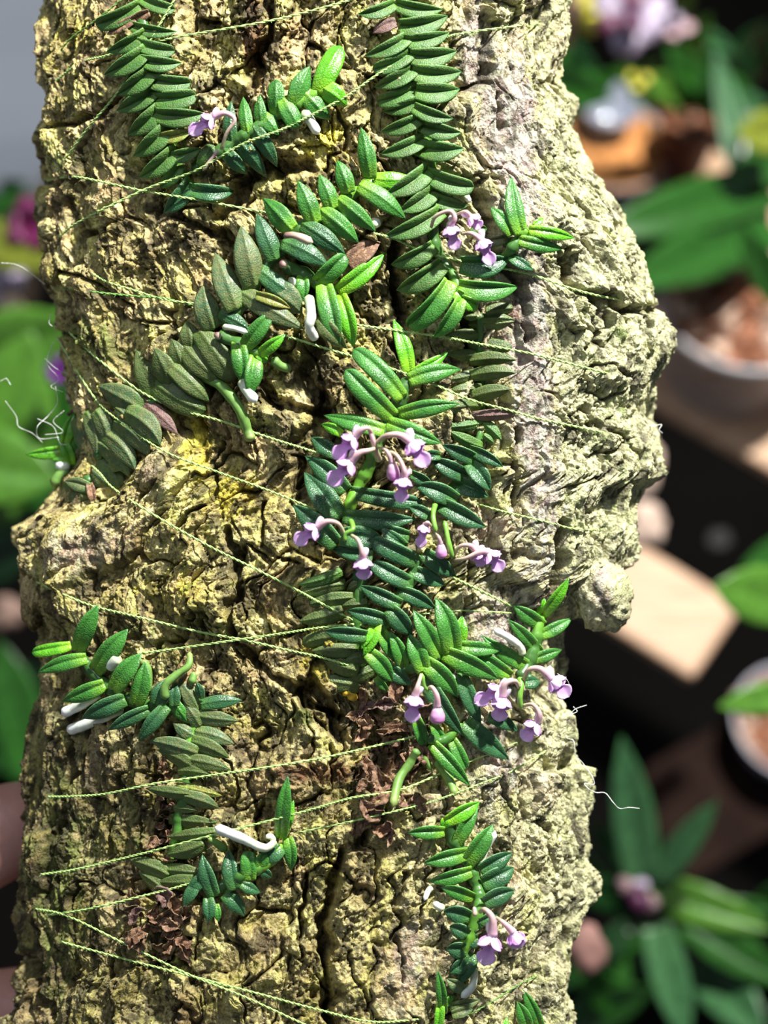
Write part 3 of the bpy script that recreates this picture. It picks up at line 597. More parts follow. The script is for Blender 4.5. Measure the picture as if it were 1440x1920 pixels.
p = Plant('V3', (980, 450), 'small bright green offshoot, a star of short leaves above the dark mossy crack', 20)
p.stem('975 450 1050 480 1130 520 1190 535', 34)
p.leaves('m 1070 480 1088 668 76;m 1095 515 1237 338 76;m 1150 550 1122 728 80;b 1165 540 1284 448 54;b 1160 535 1205 560 50', fold=.15, up=.25)
p.root('1000 415 1050 420 1115 440', 14, 12, lift=26); p.root('1085 650 1110 700 1155 755', 24, 24, lift=16); p.root('1225 555 1260 590 1312 605', 22, 20, 'groot', 10)
p.tube('flower_stump', '970 440 990 470', 16, 14, M['faded'], 26)

p = Plant('V3', (330, 1040), 'tiny bright green tuft sticking out over the left edge, with a round white root tip', 6, group=None)
p.stem('400 1110 345 1050 320 1000 290 940', 24)
p.leaves('b 320 1040 262 900 56;b 300 965 115 988 52;b 315 1010 188 990 46;b 290 950 335 800 58;s 400 1140 290 1110 60', fold=.2, up=.15)
p.root('315 1030 285 1045 250 1025', 22, 22); p.root('315 1065 270 1080 235 1132', 20, 26, 'groot')
p.leaves('r 305 1090 420 1200 56 .6;r 400 1120 415 1200 40 .5')

p = Plant('V2', (430, 0), 'tallest shoot, herringbone of stacked green leaves from the top edge to a lime tip', 6)
p.stem('430 -20 485 150 525 300 555 450 545 600 570 750 600 900 630 1040 650 1160', 36)
p.leaves('t 400 20 205 75 80;t 410 20 665 50 88;t 430 140 690 85 112;t 490 185 240 300 88;t 460 220 700 175 92;t 510 265 285 375 86;t 490 300 740 275 112;t 530 345 290 470 94;t 500 385 765 385 112;t 550 455 310 550 92;t 520 490 755 480 114;t 560 530 335 600 78;t 510 580 720 640 80;t 550 630 325 710 84;t 550 670 765 715 94;t 570 740 325 830 92;t 540 800 780 800 112;t 600 900 350 1050 114;t 570 930 830 1010 104;t 630 1010 425 1140 104;t 600 1060 800 1110 84;t 650 1140 345 1275 108', fold=.55, up=.22, roll=.12, crease=.08, bend=.07)
p.leaves('p 410 120 285 180 70 .3')
p.view('B').stem('450 440 460 600 515 720 590 830 625 950', 42)
p.leaves('t 700 500 800 510 74;o 740 590 945 560 64;t 455 620 180 740 116;d 640 740 945 700 146;t 510 740 215 905 136;m 620 880 1002 880 130;m 560 850 290 1140 136;m 632 960 450 1212 100;b 640 960 742 1000 86;b 600 920 660 960 80', fold=.5, up=.26, roll=.2, bend=.08, lift=14, crease=.35)
p.flower('440 500 470 430 560 395 590 440 560 490', (600, 640), 1.25, 60)
p.flower('600 420 660 400 690 430', (755, 500), 1.05, 60, flip=-1)
p.flower('640 545 700 540 760 580', (830, 740), 1.25, 60)
p.root('660 290 690 340', 22, 18)

p = Plant('B', (930, 700), 'three-pointed fresh green shoot spread on the pink ridge, right of the uppermost flower cluster', 22)
p.stem('900 720 950 650 1000 580 1060 500', 44)
p.leaves('d 880 700 935 665 64;d 950 690 1098 778 74;m 965 545 822 372 94;m 1000 580 1294 638 88;m 1020 545 957 175 112;b 1100 490 1162 440 42;b 1070 520 1364 572 82', fold=.15, up=.2)

p = Plant('C', (1180, 60), 'small dark olive leaves stacked like shingles in the groove beside the pink ridge', 0)
p.stem('1180 20 1185 350 1195 600 1180 760 1130 930 1050 1080 950 1200', 26)
p.leaves('o 1160 40 1065 40 50;o 1215 20 1385 -5 70;o 1180 60 1390 62 60;o 1110 95 1390 75 95;o 1190 150 960 160 66;o 1105 220 1375 240 74;o 1185 285 970 272 66;o 1110 320 1405 312 78;o 1170 385 990 430 62;o 1120 412 1402 390 84;o 1190 485 980 505 66;o 1130 540 1372 490 84;o 1195 595 900 632 80;p 1130 655 1382 640 78;t 1200 695 960 722 70;t 1190 690 1312 802 82;t 1190 845 990 745 84;t 1200 770 1265 822 44', fold=-.3, up=.12, roll=.15, lift=2)
p.leaves('d 930 900 830 890 66;d 760 1010 880 1075 74;d 1120 860 1322 968 76;d 1160 920 945 832 94;d 1110 940 1242 1112 114;d 1110 1030 870 912 104;d 870 1275 742 1212 76;d 1010 1060 1232 1152 104;d 1030 1175 780 1082 116;d 925 1190 1216 1337 116', fold=.5, up=.22, lift=8)
p.view('D').tube('flower_stalk', '905 140 890 220 910 320', 18, 14, M['gstalk'], [36, 50, 56]); p.tube('flower_stalk', '960 250 985 380 1010 480', 16, 16, M['gstalk'], [40, 52, 56])
p.flower('890 300 860 262 840 275', (810, 410), .95, 50, openn=.6, spur=False); p.flower('905 330 925 350 935 390', (945, 486), .95, 50, bud=True)
p.flower('1010 480 1050 410 1110 400 1150 430', (1200, 520), 1.2, 50); p.flower('1020 490 1090 480 1180 440 1230 440', (1310, 555), 1.3, 56, flip=-1)

p = Plant('C', (360, 1250), 'central orchid with long pointed dark leaves, bearing the largest bunch of lilac flowers', 14)
p.stem('740 430 695 520 660 640 600 720 545 820 500 960 430 1090 360 1250', 48)
p.view('D'); p.leaves('d 520 470 265 420 94;d 320 350 602 382 134;d 300 400 30 150 136', up=.12, fold=.3); p.view('C')
p.leaves('d 310 1290 100 1000 152;d 300 890 143 785 94;d 355 1115 103 900 124;d 340 1270 792 1285 112;d 385 1120 824 1188 96;b 335 765 203 705 64', fold=.25, up=.14)
p.leaves('m 610 700 942 822 114;m 590 745 218 650 102;m 680 645 1052 580 100;m 650 665 353 372 124;m 700 545 400 245 120;m 740 435 1062 368 104;b 760 395 982 265 72;b 742 390 645 60 98', fold=.1, up=.2, lift=22)
p.tube('flower_stalk', '560 930 540 870 520 800 500 730', 22, 12, M['ped'], [30, 62, 78, 84])
p.flower('530 800 500 735 460 735 410 780', (285, 910), 1.35, 90, flip=-1); p.flower('545 850 500 865 440 880 390 930', (255, 1075), 1.5, 86, flip=-1)
p.flower('545 815 600 775 680 770 750 810', (850, 960), 1.55, 90, flip=1); p.flower('560 845 605 870 640 940', (650, 1055), 1.1, 84, bud=True); p.flower('600 860 670 900 710 980 710 1030', (690, 1180), 1.25, 92)
p.view('D'); p.tube('flower_stalk', '380 240 400 300 355 330 350 380', 18, 12, M['gstalk'], [30, 46, 50, 52])
p.flower('350 340 310 270 240 255 180 290', (45, 385), 1.35, 56, flip=-1); p.flower('390 340 430 370 455 440 455 480', (470, 605), 1.35, 56)

p = Plant('D', (480, 900), 'dark blue-green shoot of curved leaves winding down the middle, below the central flowers', 12)
p.stem('800 470 760 600 680 720 610 850 560 930', 40)
p.leaves('d 740 342 560 282 84;d 720 410 570 290 80;d 830 450 1032 592 104;d 800 505 513 368 114;d 750 560 967 647 96;d 765 640 513 508 104;d 680 680 905 792 94;d 690 765 438 648 96;d 610 862 358 800 94;d 620 790 762 952 114', fold=.35, up=.2)
p.leaves('m 560 920 692 1132 96', fold=.3)

p = Plant('D', (420, 850), 'flat olive leaves fanned out just above the dry brown litter, with a lime growing tip', 0)
p.stem('470 560 430 760 420 950 460 1150', 36)
p.leaves('o 440 1268 178 1232 96;o 525 1165 350 1225 84;o 435 1172 213 1100 94;o 500 1080 350 1110 80;o 425 1042 138 1047 80;o 300 965 88 1012 84;o 430 930 280 960 84;o 340 808 63 868 94;o 490 760 328 772 74;o 400 722 128 764 76;o 352 640 48 716 84;o 470 640 360 680 70;t 332 560 53 642 80;d 490 560 390 610 84', fold=-.2, up=.1, roll=.15)
p.leaves('d 480 955 218 925 96 .4;m 490 1060 642 1242 106 .3;m 640 1200 540 1210 70;m 540 1210 620 1300 50;b 545 880 462 1080 86 .3;b 540 900 450 1040 50', lift=18)

p = Plant('D', (950, 1080), 'wet shiny orchid with upright glossy leaves below the centre, one flower and bud under it', 16)
p.stem('620 1190 740 1160 840 1120 940 1060 1040 1010', 40)
p.leaves('m 715 1165 622 928 88;m 1362 1202 1168 1070 96;m 832 1172 740 942 114;m 932 1085 768 798 114;m 960 1062 1292 1222 124;m 840 1120 1042 1332 124;m 1048 1022 1312 1042 88;b 1060 1005 1070 830 80;m 1010 1065 905 722 134', fold=.3, up=.2)
p.root('1000 1190 1020 1230', 22, 18)
p.view('E').leaves('d 0 620 205 772 104;d 280 700 572 1142 126;d 540 690 690 1062 114;m 225 1000 290 1205 88;m 350 1050 425 1192 78;d 570 1040 888 1304 146;m 480 1160 582 1372 94;m 340 1190 612 1492 106', fold=.3, up=.15, lift=6)
p.stem('300 1150 420 1170 560 1050', 40)
p.root('240 1230 185 1330 105 1450 60 1640', 32, 34, 'groot', 14); p.root('370 1300 450 1420 510 1560', 40, 30, 'groot', 8); p.root('230 1270 290 1300 340 1385', 24, 20, 'groot', 8)
p.tube('flower_stalk', '270 690 285 780 320 820', 16, 12, M['gstalk'], [50, 56, 56])
p.flower('265 700 240 780 220 850', (195, 1035), 1.35, 60); p.flower('300 810 340 790 375 850 380 930', (378, 1055), 1.3, 56, bud=True)

p = Plant('E', (980, 700), 'green shoot at the right edge under the hanging knob, with four lilac flowers below it', 22)
p.stem('960 740 1030 620 1075 500 1090 400 1120 270', 50)
p.leaves('d 1000 760 1105 740 104;d 740 1000 952 1102 94;m 1050 655 695 420 104;m 1060 595 1264 523 84;m 1110 545 880 310 96;m 1110 425 1334 300 90;m 1130 355 918 208 106;b 1110 275 1142 158 64;b 1130 275 1314 12 86', fold=.2, up=.18)
p.root('985 565 970 505 890 440 780 380', 26, 28, lift=[20, 26, 30, 30])
p.tube('flower_stalk', '960 720 975 780 965 860 975 950', 24, 18, M['gstalk'], [44, 56, 56, 50])
p.flower('960 770 900 740 830 800', (650, 900), 1.35, 60, flip=-1); p.flower('960 790 930 745 860 770 840 860', (815, 1025), 1.45, 70); p.flower('990 740 1030 665 1110 660 1190 730', (1310, 850), 1.5, 66)
p.flower('990 920 1060 915 1105 980 1090 1040', (990, 1160), 1.35, 60, flip=-1)

p = Plant('F', (950, 640), 'lower left orchid, pointed green leaves over white roots and a long tail of olive leaves', 4)
p.stem('330 350 400 450 500 560 620 640 740 690 880 700 980 720 1080 800 1040 950 1010 1060', 44)
p.view('G').stem('480 120 460 300 420 450 400 620 340 800', 44, None, 0)
p.leaves('o 300 990 118 860 90;o 545 925 260 935 104;o 345 885 48 770 114;o 320 845 604 868 104;o 610 650 325 730 112;o 700 560 325 595 88;o 345 460 712 490 96;o 380 380 560 400 60;s 460 290 724 382 104;o 495 275 170 232 84;y 400 215 752 290 92', fold=-.2, up=.12, roll=.15)
p.view('F').leaves('o 970 1115 1195 1142 66;o 1070 1095 838 980 84;o 1000 1042 1315 1112 84;s 1095 1005 785 920 104;o 1050 925 1305 1035 94;s 1085 900 940 808 76;s 1080 862 1336 945 92;s 1110 830 985 655 84;s 1090 762 1364 795 94;d 1115 690 1388 662 94;s 1100 730 975 530 94;d 1120 650 1090 545 64;m 930 655 1042 812 92', fold=-.12, up=.16)
p.leaves('d 950 700 958 548 76;d 900 700 718 925 94;d 835 695 885 528 116;d 790 722 522 855 90;m 700 695 757 413 114;d 632 655 352 778 114;m 560 600 742 358 124;m 500 562 228 668 104;m 440 475 652 203 128;m 385 392 68 484 94;b 285 312 32 356 78;m 332 345 462 47 114', fold=.12, up=.2, lift=12)
p.root('600 380 560 420 520 460', 46, 40, lift=22); p.root('660 490 620 560', 34, 26, lift=20); p.root('480 610 350 690 225 750', 30, 36, lift=12); p.root('620 720 450 790 260 860', 28, 38, lift=8)
p.root('890 660 890 570 960 500 1040 440 1048 350', 30, 20, 'groot', [30, 38, 34, 26, 14]); p.root('770 620 780 480 740 400', 34, 24, 'groot', 8); p.root('1060 560 1075 480', 26, 24, 'groot', 8)

p = Plant('G', (560, 900), 'dark green shoot low on the left with a thick white root and one upright leaf', 10)
p.stem('560 920 680 980 790 950 900 890 1010 840 1110 780 1200 640', 50)
p.leaves('d 640 1050 640 1242 96;m 700 1100 722 1235 60;d 760 1025 914 1194 114;d 890 950 1034 1014 86;d 1040 850 1122 902 76;d 570 930 455 1130 90;d 620 880 478 1055 96;d 690 1045 598 728 116;d 842 995 800 690 124;m 955 925 950 700 116;m 1030 835 1072 700 96;d 1192 680 1068 802 116;m 1240 605 1262 855 98;m 1190 605 1240 138 110;b 1180 605 1284 320 90', fold=.1, up=.2)
p.root('1150 630 1060 680 900 610 690 525', 26, 44, lift=24); p.root('1140 640 1110 590 1075 605', 22, 22, lift=22); p.root('780 700 700 640 640 610', 36, 24, 'groot', 14)

p = Plant('H', (690, 960), 'compact orchid low on the right, two ranks of wet leaves and a drooping lilac flower', 12)
p.stem('450 230 470 400 540 500 600 600 650 720 690 850 690 960 640 1150 570 1300 540 1500', 62)
p.leaves('d 640 1350 520 1594 124;d 600 1400 448 1505 116;d 680 1225 560 1255 116;d 582 1312 422 1302 136;d 690 1150 620 1080 104;d 602 1185 448 1120 124;d 700 1085 842 1012 94;d 612 1045 398 1000 144;d 730 935 984 828 146;m 640 885 377 800 116;d 720 770 974 638 166;m 640 665 272 752 120;d 700 665 964 518 136;m 592 605 804 288 150;m 592 525 237 605 134;m 500 450 684 138 116;b 430 260 696 105 130;m 400 345 105 355 112;b 420 240 400 320 90', fold=.4, up=.2, roll=.2)
p.root('700 620 750 480 825 345', 28, 34, lift=20); p.root('310 790 270 840 245 910', 28, 22, lift=6); p.root('410 980 360 960 315 925', 36, 30, lift=6); p.root('650 1450 640 1600 545 1705', 30, 34, lift=16)
p.tube('flower_stalk', '660 1040 650 960', 22, 16, M['ped'], 40)
p.flower('700 1000 740 985 800 1060 800 1200', (730, 1430), 1.7, 52, flip=-1); p.flower('830 1050 890 1090 970 1170', (1020, 1290), 1.4, 46, openn=.55, spur=False)

p = Plant('H', (420, 1800), 'small seedling shoot with narrow lime green leaves at the bottom edge below the compact orchid', 10)
p.stem('500 1690 440 1740 400 1800', 36)
p.leaves('s 580 1650 420 1550 100;s 450 1780 704 1720 90;s 470 1850 640 1800 90;m 400 1830 348 1478 84;b 400 1780 470 1690 54;b 375 1740 350 1975 80', fold=.3)
p = Plant('H', (1090, 1990), 'pair of dark green leaves poking up at the bottom edge, near the right side', 8, group=None)
p.stem('1100 2080 1150 1980', 40)
p.leaves('m 1095 1985 1000 1735 114;m 1200 1985 1048 1635 104;b 900 1985 920 1860 50', fold=.2)

# dried leaf litter of old shoots
def litter(label, view, base, spots, seed, wr):
    r = random.Random(seed); x, y = cv(view, *base)
    o = empty('dried_orchid_shoot', P1(x, y, float(Hs(x, y))), label, 'dried shoot', 'dried brown orchid shoots')
    for (sx, sy, ln) in spots:
        x, y = cv(view, sx, sy); ln /= VW[view][2]; a = r.uniform(0, 6.28); w = ln * r.uniform(.5, .8)
        b = (x - math.cos(a) * ln / 2, y - math.sin(a) * ln / 2); t = (x + math.cos(a) * ln / 2, y + math.sin(a) * ln / 2); z = float(Hs(x, y))
        g = leaf_geo(b, t, w, r.uniform(.5, 1.1), r.uniform(-.3, .3), z + 12 + r.uniform(0, 12), z + 10 + r.uniform(-4, 12), z + 14 + r.uniform(0, 16), .12, r.uniform(-.9, .9), n=14, m=5)
        V = g[0]; V = V + np.stack([fbm(V[:, 1] / 9, V[:, 0] / 9, 2, 3), fbm(V[:, 1] / 9, V[:, 0] / 9, 2, 4), fbm(V[:, 1] / 8, V[:, 0] / 8, 2, 5)], -1) * 4.0
        mobj('dried_leaf', PW(V), g[1], M['r'] if r.random() < .9 else M['p'], o, g[2])
    return o
rr = random.Random(8)
litter('heap of curled reddish brown dead leaves right under the fan of flat olive leaves', 'X', (715, 1380), [(660 + rr.uniform(-4, 130), 1300 + i * 8.6 + rr.uniform(-10, 10), rr.uniform(34, 56)) for i in range(32)], 3, 1)
litter('crumpled pale brown dead leaves at the lower left where the olive tail ends', 'G', (260, 1250), [(rr.uniform(70, 480), 1050 + i * 19 + rr.uniform(-30, 30), rr.uniform(120, 190)) for i in range(24)], 5, 1)
litter('thin twisted dead leaves wedged in the dark gap left of the speckled olive leaves', 'G', (300, 500), [(rr.uniform(250, 340), 40 + i * 50, rr.uniform(80, 120)) for i in range(13)] + [(200, 640, 130), (270, 660, 120), (350, 760, 110)], 6, 1)
c = spline(np.array([(642, 1296, float(Hs(642, 1296)) + 10), (656, 1302, float(Hs(656, 1302)) + 18), (668, 1312, float(Hs(668, 1312)) + 10)]), 10)
g = tube_geo(c, [3, 7, 9, 8, 6, 8, 10, 8, 6, 2], 12); g[0][:, :] += np.stack([fbm(g[0][:, 1] / 7, g[0][:, 2] / 7, 2, 9)] * 3, -1) * 3
tag(mobj('fungus', PW(g[0]), g[1], plain('yellow_fungus', (0.75, 0.48, 0.04), .6, 900, .3, .0003), None, g[2]), 'small wrinkled yellow growth at the left end of the dry reddish litter', 'fungus')
# ------------------------------------------------------------------ threads that tie the orchids on
def hull_z(x, y, extra):
    z = Hr(x, y) + extra; s = np.concatenate([[0], np.cumsum(np.hypot(np.diff(x), np.diff(y)))])
    st = []
    for i in range(len(s)):
        while len(st) >= 2:
            a, b = st[-2], st[-1]
            if (z[b] - z[a]) * (s[i] - s[a]) <= (z[i] - z[a]) * (s[b] - s[a]): st.pop()
            else: break
        st.append(i)
    return np.interp(s, s[st], z[st])
def thread(txt, label, lift=5.0, r=2.05, mat='thread', mossy=False):
    a = list(map(float, txt.split())); xy = np.array(a).reshape(-1, 2)
    L = np.sum(np.hypot(*np.diff(xy, axis=0).T)); n = int(L / 4)
    c = spline(np.hstack([xy, np.zeros((len(xy), 1))]), n)
    z = hull_z(c[:, 0], c[:, 1], lift + 3 * np.sin(np.linspace(0, math.pi, n)))
    # only the first and last stretches sink into the bark
    c[:, 2] = z; parts = []; u = np.arange(n) * 4.0; rd = random.Random(int(L))
    T = np.gradient(c, axis=0); T /= np.linalg.norm(T, axis=1)[:, None]; S = np.cross(T, (0, 0, 1.0)); U = np.cross(S, T)
    for k in (0, math.pi):
        ph = u / 3.4 + k; q = c + r * .62 * (np.cos(ph)[:, None] * S + np.sin(ph)[:, None] * U); parts.append(tube_geo(q, r * .72, 5))
    for i in range(0, n - 1, 2):
        ang = rd.uniform(0, 6.28); d = math.cos(ang) * S[i] + abs(math.sin(ang)) * U[i]; ln = rd.uniform(3, 8 if not mossy else 11); t2 = T[i] * rd.uniform(-3, 3)
        parts.append(tube_geo(np.array([c[i], c[i] + d * ln * .6 + t2 * .3, c[i] + d * ln * .9 + t2]), [.38, .32, .12], 3))
    V, F, UV = merge(parts); o = mobj('thread', PW(V), F, M[mat], None, UV)
    return tag(o, label, 'thread', 'green threads wound around the bark')
thread('100 155 150 118 200 104 320 72 520 36 700 -12', 'green thread rising to the right across the very top of the bark')
thread('335 -15 300 45 255 118 215 180 165 240 108 318', 'green thread slanting steeply across the upper left stack of leaves')
thread('245 -15 190 30 130 75 92 128', 'faint mossy thread at the top left corner of the bark', 3, 1.6, 'threadm', True)
thread('110 445 150 415 270 356 370 318 455 270 530 242 585 215 650 180 720 132 820 78 870 62 1010 44', 'long green thread climbing from the left edge, below the curled flower, to the upper right', 9)
thread('88 340 110 334 145 332 200 343 265 357 330 368 400 380 500 399', 'green thread curving from the left edge to the plump leaves left of centre', 7)
thread('700 437 740 448 800 474 870 490 943 503 1000 516 1075 542 1140 558 1213 569', 'green thread stretched over the pink ridge below the three-pointed shoot', 6)
thread('172 512 200 528 250 544 310 562 372 570', 'mossy thread meeting another just left of the blue-green speckled leaves', 5, 1.8)
thread('118 540 180 548 250 555 310 560 372 577', 'mossy lower thread of the pair left of the blue-green speckled leaves', 5, 1.8, 'threadm', True)
thread('534 629 600 650 661 668 700 680 760 700 817 722 880 749 950 768 1010 785 1080 800 1150 815', 'green thread passing the red-brown dead leaf and ending on the right of the ridge', 8)
thread('668 609 760 622 832 632 900 645 1000 664 1100 690 1206 718', 'green thread just under the lowest leaf tips of the tallest shoot', 10)
thread('118 612 180 670 267 736 342 769 417 790 500 819 560 838 608 853', 'green thread touching the purple-brown dead leaf and ending at the pointed dark leaves', 8)
thread('106 632 179 748 237 798 312 848 417 888 510 922 605 961', 'green thread crossing the broad smooth swelling of bark left of the lilac flowers', 8, 1.8)
thread('150 855 185 885 217 919 308 977 400 1028 475 1065 560 1108 600 1130 690 1178', 'long green thread sloping down right to the fan of flat olive leaves', 7)
thread('50 1082 100 1106 167 1134 230 1150 292 1165 380 1186 458 1200 540 1219 600 1232 655 1248', 'green thread starting at the left edge above the forked leaves of the lower left orchid', 7)
thread('267 1225 354 1213 458 1198 540 1186 600 1177 690 1168', 'green thread running nearly level from the lower left orchid, crossing another thread', 7)
thread('758 1158 800 1151 870 1145 962 1150', 'short pale green thread behind the upright wet leaves', 5, 1.6)
thread('848 1082 900 1107 962 1138', 'short green thread between the pair of lilac flowers and the right-hand shoot', 6)
thread('895 945 940 958 977 967 1030 980 1080 992 1148 993', 'green thread low on the right half of the bark at the notch above the knob', 5, 1.8)
thread('90 1494 140 1493 200 1488 292 1469 400 1453 492 1440 600 1422 690 1402 778 1381', 'green thread over the olive tail, ending at the heap of dead leaves', 8)
thread('868 1434 900 1420 970 1392', 'faint green thread right of the largest low leaf tip', 4, 1.3)
thread('76 1640 142 1630 220 1612 292 1594 417 1561 520 1535 600 1513 660 1496 753 1480 840 1444', 'green thread passing above the thick white root low on the left', 9)
thread('560 1561 660 1540 753 1518 800 1506 842 1492 900 1470 963 1444 1050 1392', 'green thread from the upright pointed leaf across the dead leaves to the right edge', 8, 1.7)
thread('90 1716 167 1704 267 1680 330 1664 400 1642', 'green thread at the foot of the speckled olive leaves', 8)
thread('60 1703 125 1717 233 1769 354 1827 458 1869 567 1919 640 1950', 'upper of two green threads that cross at the bottom left of the bark', 7)
thread('115 1766 233 1798 354 1829 480 1862 600 1894 700 1916 800 1910', 'lower of two green threads that cross at the bottom left of the bark', 7)
thread('870 1908 920 1880 979 1843 1020 1825', 'faint green thread under the compact orchid at the bottom right', 4, 1.5, 'threadm')

def web(strands, label, seed):
    rd = random.Random(seed); parts = []
    for (txt, z0, r) in strands:
        xy = np.array(list(map(float, txt.split()))).reshape(-1, 2); n = max(12, int(len(xy) * 10))
        c = spline(np.hstack([xy, np.array([[z0 + rd.uniform(-12, 12)] for _ in xy])]), n)
        parts.append(tube_geo(c, r, 5))
        for _ in range(max(2, n // 14)):
            q = c[rd.randrange(1, n - 1)]; pts = q + np.array([[-1.2, 0, 0], [0, 0, 0], [1.2, 0, 0]]); parts.append(tube_geo(pts, [.3, 1.3, .3], 6))
    V, F, UV = merge(parts); o = mobj('fine_filament', PW(V), F, M['web'], None, UV); return tag(o, label, 'cobweb', 'fine white filaments on the bark edges')
web([('1064 1385 1076 1390 1079 1415 1092 1430 1108 1452 1114 1470 1096 1469 1105 1480 1118 1486 1135 1487 1150 1505 1162 1516 1180 1514 1199 1516', -60, .75)], 'wavy white hair hanging off the right edge of the bark over the dark gap', 1)
web([('1045 1263 1064 1276 1068 1300 1052 1312', -20, .6), ('1068 1342 1078 1330 1100 1322', -60, .6), ('1068 1340 1082 1334 1075 1325', -60, .6)], 'small looped white hairs beside the rightmost lilac flower', 2)
web([('2 493 30 496 55 510 80 530 95 540', -150, .5), ('100 640 88 680 110 710 96 725 118 735', -130, .6), ('84 672 104 690 124 700', -130, .5), ('104 725 108 755 90 780 70 800 74 822 110 820', -130, .6), ('10 752 30 780 35 800 60 812 80 830', -150, .5), ('120 770 100 790 118 810 84 815', -130, .55), ('0 715 12 710 20 722', -150, .5), ('70 785 100 800 112 830 126 834', -130, .5), ('95 590 92 605 98 612', -130, .5)], 'tangle of fine white cobweb strands at the left edge around the purple blur', 3)
web([('1222 800 1240 796 1236 806 1242 812', -120, .6)], 'tiny white fibre at the right edge in front of the clay-brown shelf slat', 4)

# ------------------------------------------------------------------ the bench behind: everything stands on gravity axes
def ray(px, py):
    return (FWD + RGT * ((px - CX) * K / D0) + UPV * ((CY - py) * K / D0))
def on_plane(px, py, z):
    d = ray(px, py); return CAM + d * ((z - CAM.z) / d.z)
def at(px, py, dist): return CAM + ray(px, py) * dist
def bevel(o, wd, seg=3):
    mo = o.modifiers.new('bevel', 'BEVEL'); mo.width = wd; mo.segments = seg; mo.limit_method = 'ANGLE'
def prism(name, corners, th, mat, label=None, cat=None, group=None, bv=0.002):
    V = [tuple(c) for c in corners] + [(c.x, c.y, c.z - th) for c in corners]; n = len(corners)
    F = [list(range(n)), list(range(2 * n - 1, n - 1, -1))] + [[i, i + n, (i + 1) % n + n, (i + 1) % n] for i in range(n)]
    a = (Vector(corners[1]) - Vector(corners[0])).cross(Vector(corners[2]) - Vector(corners[1]))
    if a.z < 0: F = [f[::-1] for f in F]
    o = mobj(name, V, F, mat, None, None, False); bevel(o, bv); return tag(o, label, cat, group)
def lathe(name, prof, c, mat, parent=None, n=48, tilt=None):
    """prof: (radius, height) in metres around a vertical axis through c"""
    V = [(c.x + r * math.cos(2 * math.pi * j / n), c.y + r * math.sin(2 * math.pi * j / n), c.z + h) for r, h in prof for j in range(n)]
    F = [[i * n + j, i * n + (j + 1) % n, (i + 1) * n + (j + 1) % n, (i + 1) * n + j] for i in range(len(prof) - 1) for j in range(n)]
    return mobj(name, V, F, mat, parent)
c0 = at(1300, 1292, 0.45); ZS = c0.z
wood = NT('shelf_wood'); nz = wood.tex('noise', 60, 5, stretch=(1, 8, 1)); wood.l(wood.ramp(nz, [(0.3, (0.42, 0.25, 0.15)), (0.7, (0.60, 0.40, 0.26))]), wood.b.inputs['Base Color']); setp(wood.b, rough=0.6)
A_ = on_plane(1300, 1272, ZS); B_ = on_plane(1385, 1130, ZS); Cc = on_plane(1050, 1112, ZS); e = (Cc - A_).normalized(); f_ = (B_ - A_); f_ = f_ - e * f_.dot(e)
wd_ = f_.length; f_.normalize()
def slat(p0, ln0, ln1, wdt, label):
    cs = [p0 + e * ln0, p0 + e * ln1, p0 + e * ln1 + f_ * wdt, p0 + e * ln0 + f_ * wdt]
    return prism('plank', cs, 0.007, wood.m, label, 'plank', 'wooden slats of the shelf behind')
slat(A_, 0.0, 0.30, wd_, 'blurred light wooden slat ending in a square corner right of the hanging knob')
A2 = on_plane(1330, 812, ZS); slat(A2, -0.16, 0.20, wd_ * 1.1, 'blurred brown wooden slat under the grey translucent pot')
slat(A_ + f_ * (((A2 - A_).dot(f_)) * 2), -0.3, 0.25, wd_ * 1.1, 'farthest blurred wooden slat, under the pot of orange chips')
fl = plain('dark_floor', (0.004, 0.0035, 0.003), 0.9, 8, spec=.1)
o = prism('floor', [Vector((-2.5, -1.5, ZS - 0.45)), Vector((2.5, -1.5, ZS - 0.45)), Vector((2.5, 3.0, ZS - 0.45)), Vector((-2.5, 3.0, ZS - 0.45))], 0.02, fl, bv=0.001); o['kind'] = 'structure'
wl = plain('dark_wall', (0.008, 0.009, 0.008), 0.9, 6, spec=.1)
o = mobj('wall_back', [(-2.5, 2.2, ZS - .45), (2.5, 2.2, ZS - .45), (2.5, 2.2, ZS + 1.5), (-2.5, 2.2, ZS + 1.5), (-2.5, 2.25, ZS - .45), (2.5, 2.25, ZS - .45), (2.5, 2.25, ZS + 1.5), (-2.5, 2.25, ZS + 1.5)], [[0, 1, 2, 3], [7, 6, 5, 4], [0, 4, 5, 1], [3, 2, 6, 7], [1, 5, 6, 2], [0, 3, 7, 4]], wl, None, None, False); o['kind'] = 'structure'

